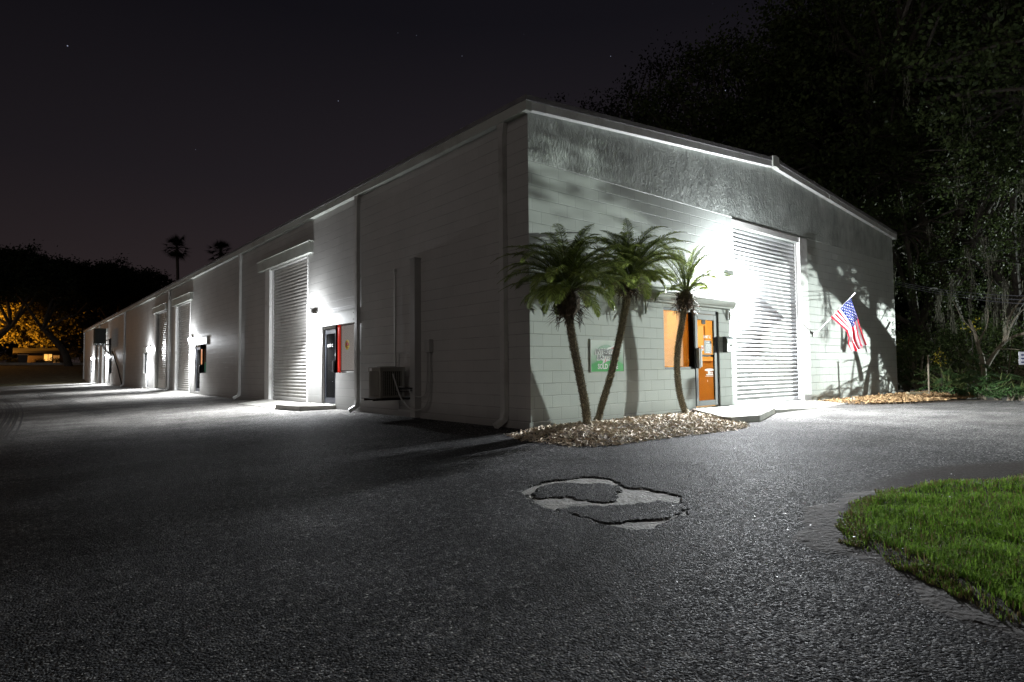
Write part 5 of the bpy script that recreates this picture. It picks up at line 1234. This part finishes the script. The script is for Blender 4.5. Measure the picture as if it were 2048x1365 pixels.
def rp(u,v,z=.0):
    return onp(u,v,2,z)
def gp(u,X):
    p=at_az(u,X); return (p[0],p[1],-.02)
philo(gp(1898,16.5),.95,'big lobed plant, left one, behind the thin post',1); philo(gp(1945,16.0),.9,'lobed plant in the middle of the wood edge under the arching branches',2); philo(gp(1925,18),1.5,'taller lobed plant set back behind the wood edge',3,34)
philo(gp(1990,15.8),.8,'lobed plant below the white notice at the right',4); philo(gp(2035,15),.7,'lobed plant cut by the right edge of the view',5)
sl=[(1812,20,1.6,.9,'dark bush just past the wall end'),(1835,19,2.3,1.0,'taller bush behind the thin post'),(1872,21,2.8,1.3,'bush left of the lobed plants'),(1960,21,2.6,1.3,'bush behind the arching pale branches'),(2010,21,2.3,1.2,'dense bush left of the white notice'),(2050,24,2.9,1.3,'bush behind the white notice'),(1900,24,3.6,1.9,'tall thicket in the shade behind the lobed plants'),(1985,27,4.2,2.2,'tall thicket behind the arching branches'),(1808,24,3.2,1.5,'shaded thicket beyond the end of the wall'),(2066,29,4.2,2.2,'tall thicket at the right edge')]
for i,(u,X,h_,r_,lb) in enumerate(sl): shrub(gp(u,X),r_,h_,lb,60+i,M['leaf'],26,75,.11,name='bush',group='bushes along the wood edge',cat='bush')
for i,(u,X,h_) in enumerate(((1880,15.8,.35),(1905,15.4,.3),(1930,15.2,.4),(1962,15,.35),(1992,14.8,.4),(2020,14.5,.35),(2046,14.3,.4))):
    shrub(gp(u,X),.28,h_,('leftmost low weed clump before the lobed plants','second low weed clump from the left at the wood edge','third low weed clump from the left at the wood edge','middle low weed clump under the arching branches','low weed clump left of the white notice','low weed clump beneath the white notice','rightmost low weed clump at the edge of the view')[i],90+i,M['fern'],10,26,.07,name='weed_clump',group='low weeds along the asphalt edge',cat='weeds')
# sprigs of yellow leaves
for i,(u,v,X) in enumerate(((1942,652,19),(1880,717,17.2),(1797,685,20.5))):
    d=ray(u,v); t=(X-CX)/d.x; c=O+d*t; g=MB(); rr_=random.Random(i)
    root=empty('sapling',(c.x,c.y,-.02),('slender sapling with yellow leaves above the lobed plants','low sapling with a yellow leaf tuft right of the post','sapling with yellow leaves against the wall end')[i],'sapling','saplings with yellow leaves')
    g.tube([(c.x,c.y,-.02),(c.x+.1,c.y,c.z*.5),(c.x,c.y,c.z+.2)],[.025,.018,.006],5); part(g,'trunk',M['bark'],root)
    g=MB()
    for k in range(34):
        p=c+Vector((rr_.gauss(0,.12),rr_.gauss(0,.12),rr_.gauss(0,.16))); d=Vector((rr_.gauss(0,1),rr_.gauss(0,1),rr_.gauss(0,1))).normalized()*.05; e=d.orthogonal().normalized()*.028; g.quad(p-d,p+e,p+d,p-e)
    part(g,'foliage',M['yleaf'],root)
# arching bare tree with pale limbs
def px_at(u,v,X): d=ray(u,v); t=(X-CX)/d.x; return O+d*t
X=17.6; base=px_at(1972,735,X); base=Vector((base.x,base.y,-.05))
bt=empty('bare_tree',base,'small tree with pale bare arching limbs near the right edge','tree')
g=MB()
for pts,r0,r1 in (([(1968,770),(1966,720),(1955,690),(1950,665),(1938,640)],.09,.03),([(1972,735),(1990,705),(2010,682),(2030,672),(2060,664)],.075,.035),([(2008,684),(2012,655),(2022,628),(2040,602),(2055,590)],.05,.02),([(2012,680),(2022,650),(2036,628),(2052,615)],.035,.012),([(1990,700),(2015,698),(2040,700)],.02,.008),([(1955,690),(1980,640),(1970,600),(1985,560)],.025,.008),([(1950,665),(1925,640),(1905,600)],.02,.006)):
    P=curve([px_at(u,v,X+.25*i) if k==0 else px_at(u,v,X+.2*i) for i,(u,v) in enumerate(pts) for k in (0,)],2)
    if pts[0]==(1968,770): P[0]=base
    g.tube(P,[r0+(r1-r0)*i/(len(P)-1) for i in range(len(P))],7)
part(g,'trunk',M['palebark'],bt)
# vines
for i,(u,v0,v1,X) in enumerate(((1966,478,640,16.5),(1905,560,660,19),(1935,500,620,18),(1880,590,640,20),(2010,560,660,17),(1985,580,640,18))):
    a=px_at(u,v0,X); b_=px_at(u+4,v1,X); rr_=random.Random(i); root=empty('hanging_vine',(a.x,a.y,0),('longest pale moss rope hanging from the mossy oak','moss rope hanging near the bare branches, far left one','second moss rope from the left','thin short moss rope in the dark wood','moss rope hanging over the arching limbs','short moss rope beside the longest one')[i],'moss rope','moss ropes hanging in the wood')
    g=MB(); P=curve([a,a.lerp(b_,.5)+Vector((rr_.gauss(0,.1),rr_.gauss(0,.1),0)),b_],2); g.tube(P,.012,4)
    for k in range(160):
        t_=rr_.random(); p=P[int(t_*(len(P)-1))]+Vector((rr_.gauss(0,.05),rr_.gauss(0,.05),rr_.gauss(0,.1))); q=p+Vector((rr_.gauss(0,.02),rr_.gauss(0,.02),-rr_.uniform(.08,.25))); w_=Vector((rr_.uniform(-1,1),rr_.uniform(-1,1),0)).normalized()*.008; g.quad(p-w_,p+w_,q+w_*.4,q-w_*.4)
    part(g,'strands',M['moss'],root)
# thin post, notice sign
p0=px_at(1858,788,14.6); p1=px_at(1856,712,14.6); po=empty('marker_post',(p0.x,p0.y,0),'thin pale upright post at the wood edge past the wall','post')
g=MB(); g.tube([(p0.x,p0.y,-.05),(p1.x,p1.y,p1.z)],.022,8); g.box(p1.x-.03,p1.x+.03,p1.y-.03,p1.y+.03,p1.z,p1.z+.02); part(g,'shaft',M['palebark'],po)
s0=px_at(2047,730,14.0); s1=px_at(2047,704,14.0); ns=empty('notice_sign',(s0.x,s0.y,0),'small white notice on a post at the right edge','sign')
hd=Vector((F.x,F.y,0)).normalized(); rt=Vector((RR.x,RR.y,0))
c=Vector((s0.x,s0.y,0))+rt*.12
def sq(a,z,o_=0): return c+rt*a-hd*o_+Vector((0,0,z))
g=MB(); g.prism([sq(-.23,s0.z),sq(.23,s0.z),sq(.23,s1.z),sq(-.23,s1.z)],hd*.01); part(g,'panel',mat('notice_white',(.55,.56,.6),.5),ns)
g=MB(); g.tube([sq(0,-.05,-.03),sq(0,s1.z+.03,-.03)],.02,6); part(g,'post',M['grey'],ns)
g=MB()
for i in range(3): print_line(g,sq(0,s1.z-.10-.095*i,.006),rt,(0,0,1),.36,.035,20+i)
part(g,'lettering',mat('notice_blue',(.03,.04,.12),.5),ns)
# power cables
for i,(pa_,pb2,lb) in enumerate((((1790,563,17.5),(2400,575,14),'upper overhead cable right of the wall'),((1790,566,17.5),(2400,590,14),'middle overhead cable right of the wall'),((1790,569,17.5),(2400,604,14),'lower overhead cable right of the wall'),((1850,528,20),(2250,440,16),'single rising cable higher in the trees'))):
    a=px_at(*pa_); b_=px_at(*pb2); g=MB(); P=[]
    for k in range(21): t_=k/20; q=a.lerp(b_,t_); q.z-=.35*4*t_*(1-t_)*(1 if i<3 else .3); P.append(q)
    g.tube(P,.007,4); o=g.build('overhead_cable',mat('cable_grey',(.08,.08,.09),.5),loc=P[0]); tag(o,lb,'cable','overhead cables by the wood')
# pale building glimpsed in the wood
hp_=px_at(1895,690,30); sdw=empty('shed',(30,hp_.y,0),'pale clapboard shed glimpsed deep in the wood','shed')
g=MB()
for i in range(16): g.prism([(30,hp_.y-4.2,i*.16),(30-.03,hp_.y-4.2,i*.16),(30,hp_.y-4.2,i*.16+.159)],(0,5.2,0))
part(g,'wall',mat('clapboard',(.3,.33,.33),.6,var=.1),sdw)
g=MB(); g.prism([(29.5,hp_.y-4.6,2.6),(34,hp_.y-4.6,3.9),(38,hp_.y-4.6,2.6)],(0,6,0)); part(g,'roof',M['hroof'],sdw)
# ================================================================== off to the right: street lamp and the oak that shades the wall
LAMP=Vector((52,-18.5,3.5))
sl_=empty('street_lamp',(LAMP.x+1.2,LAMP.y-.4,0),'tall street lamp with a curved arm across the yard','street lamp')
b_=Vector(sl_.location)
g=MB(); g.tube(curve([b_,b_+Vector((0,0,3.3)),LAMP+Vector((.3,0,.35)),LAMP+Vector((0,0,.3))],2),.08,8); part(g,'pole',M['grey'],sl_)
g=MB(); g.prism([(LAMP.x-.4,LAMP.y-.15,LAMP.z+.12),(LAMP.x+.4,LAMP.y-.15,LAMP.z+.12),(LAMP.x+.3,LAMP.y-.1,LAMP.z+.32),(LAMP.x-.3,LAMP.y-.1,LAMP.z+.32)],(0,.3,0)); part(g,'head',M['housing'],sl_)
l=bpy.data.lights.new('street_light','SPOT'); l.energy=112000; l.color=(.90,1.0,.93); l.shadow_soft_size=.16; l.spot_size=R(86); l.spot_blend=.35
lo=bpy.data.objects.new('street_light',l); COL.objects.link(lo); tgt=Vector((3,-3.5,2.5)); lo.rotation_euler=(tgt-LAMP).to_track_quat('-Z','Y').to_euler(); lo.parent=sl_; lo.location=LAMP-b_
def sh_pt(u,v,d):      # point d metres before the wall whose lamp shadow falls on wall spot (u,v)
    Sx=onp(u,v,1,0); t_=d/(-LAMP.y); return Sx.lerp(LAMP,t_)
def shw(x,z,d): Sx=Vector((x,0,z)); return Sx.lerp(LAMP,d/(-LAMP.y))
def limb(px,d0,d1,r0,r1,mb):
    P=curve([sh_pt(u,v,d0+(d1-d0)*i/(len(px)-1)) for i,(u,v) in enumerate(px)],2); mb.tube(P,[r0+(r1-r0)*i/(len(P)-1) for i in range(len(P))],9)
    return P
bs=shw(17.6,0,3.6); yo=empty('yard_oak',(bs.x,bs.y,0),'big leaning oak in the yard whose shadow falls on the front wall','tree')
g=MB()
b2=sh_pt(1797,745,3.6); P=curve([Vector((bs.x,bs.y,-.2)),b2.lerp(Vector((bs.x,bs.y,0)),.4)+Vector((.2,0,0)),b2,sh_pt(1772,690,3.7),sh_pt(1745,650,3.8),sh_pt(1712,618,3.9),sh_pt(1688,585,4.0)],2)
g.tube(P,[.36-.14*i/(len(P)-1) for i in range(len(P))],12)
a1=limb([(1690,588),(1668,560),(1655,520),(1650,470),(1640,400),(1560,360),(1480,330)],4.0,5.2,.19,.09,g)
a2_=limb([(1690,588),(1650,575),(1640,540),(1625,500),(1590,460),(1530,420)],4.0,4.6,.12,.05,g)
a3=limb([(1650,470),(1700,420),(1740,400),(1770,430)],4.2,4.4,.11,.05,g)
part(g,'trunk',M['bark'],yo)
rr_=random.Random(99); g=MB(); gm=MB(); k=0; tw=MB()
def zb(x):    # lowest leaves: lower edge of the shaded band along the wall
    return 3.95+ .25*math.sin(x*1.1)+.9*noise.noise((x*.8,0,0)) - (1.1*max(0,1-abs(x-12.9)/1.4)) -(.9*max(0,1-abs(x-15.6)/1.0)) +(.5 if x<1 else 0)- (.35*max(0,1-abs(x-7.4)/1.2)) + (1.0*max(0,1-abs(x-11.2)/.5))
while k<600:
    x=rr_.uniform(-.5,17.5); z=rr_.uniform(3.0,6.8); 
    if z<zb(x)+.15: continue
    d=rr_.uniform(5.0,7.2) if x<9 else rr_.uniform(4.2,6)
    # gaps
    if noise.noise((x*.9,z*1.4,3.3))>.04: continue
    c=shw(x,z,d)
    if math.degrees(math.atan2(c.y-CY,c.x-CX))>6.6: continue
    k+=1
    for q in range(60):
        p=c+Vector((rr_.gauss(0,.26),rr_.gauss(0,.26),rr_.gauss(0,.20))); dd3=Vector((rr_.gauss(0,1),rr_.gauss(0,1),rr_.gauss(0,1))).normalized(); e=dd3.orthogonal().normalized(); s_=rr_.uniform(.07,.15); dd3*=s_/2; e*=s_*.3; g.quad(p-dd3,p+e,p+dd3,p-e)
    if k%6==0:
        nd=min(a1+a2_+a3,key=lambda w_:(w_-c).length); tw.tube([nd,nd.lerp(c,.5)+Vector((0,0,.3)),c],[.05,.035,.012],5,cap=False)
part(g,'crown',M['leaf'],yo); part(tw,'limb',M['bark'],yo)
# slim straight trunk (vertical shadow) and two saplings
q0=sh_pt(1751,790,3.2); q1=sh_pt(1744,520,3.2); ut=empty('utility_pole',(q0.x,q0.y,0),'slim wooden pole in the yard beyond the right edge','pole')
g=MB(); g.tube([(q0.x,q0.y,-.2),(q1.x,q1.y,q1.z+1.5)],[.13,.11],10); part(g,'shaft',M['bark'],ut)
for (pp,lb) in (([(1700,800),(1706,740),(1712,700),(1722,655)],'thin bent sapling in the yard, left one'),([(1778,795),(1774,745),(1766,715)],'thin sapling in the yard, right one')):
    r0_=sh_pt(*pp[0],3.4); s2=empty('sapling',(r0_.x,r0_.y,0),lb,'sapling','bare saplings in the yard'); g=MB(); P=curve([sh_pt(u,v,3.4) for u,v in pp],2); P[0].z=-.1; g.tube(P,[.035-.025*i/(len(P)-1) for i in range(len(P))],6); part(g,'trunk',M['bark'],s2)
# ================================================================== orange street light behind the far trees
LQ=Vector((-13.5,91.5,6.2))
fs=empty('street_lamp',(LQ.x-1.5,LQ.y,2.0),'sodium street lamp beyond the bank, hidden past the left edge','street lamp')
g=MB(); g.tube([(LQ.x-1.5,LQ.y,1.9),(LQ.x-1.5,LQ.y,LQ.z+.25),(LQ.x-.3,LQ.y,LQ.z+.4)],.07,8); part(g,'pole',M['grey'],fs); g=MB(); g.box(LQ.x-.4,LQ.x+.4,LQ.y-.15,LQ.y+.15,LQ.z+.3,LQ.z+.42); part(g,'head',M['housing'],fs)
for typ,en in (('SPOT',42000),('POINT',900)):
    l=bpy.data.lights.new('sodium_light',typ); l.energy=en; l.color=(1.0,.42,.05); l.shadow_soft_size=.2
    lo=bpy.data.objects.new('sodium_light',l); COL.objects.link(lo); lo.parent=fs; lo.location=LQ-Vector(fs.location)
    if typ=='SPOT': l.spot_size=R(85); l.spot_blend=.5; lo.rotation_euler=(Vector((-7,107,6.0))-LQ).to_track_quat('-Z','Y').to_euler()
# added ambient fill, no lamp of the place: one very soft, very weak sun from the open side
l=bpy.data.lights.new('ambient_fill','SUN'); l.energy=.25; l.angle=R(50); l.color=(1.0,.90,.84)
lo=bpy.data.objects.new('ambient_fill',l); COL.objects.link(lo); lo.rotation_euler=Vector((.85,.35,-.17)).to_track_quat('-Z','Y').to_euler()
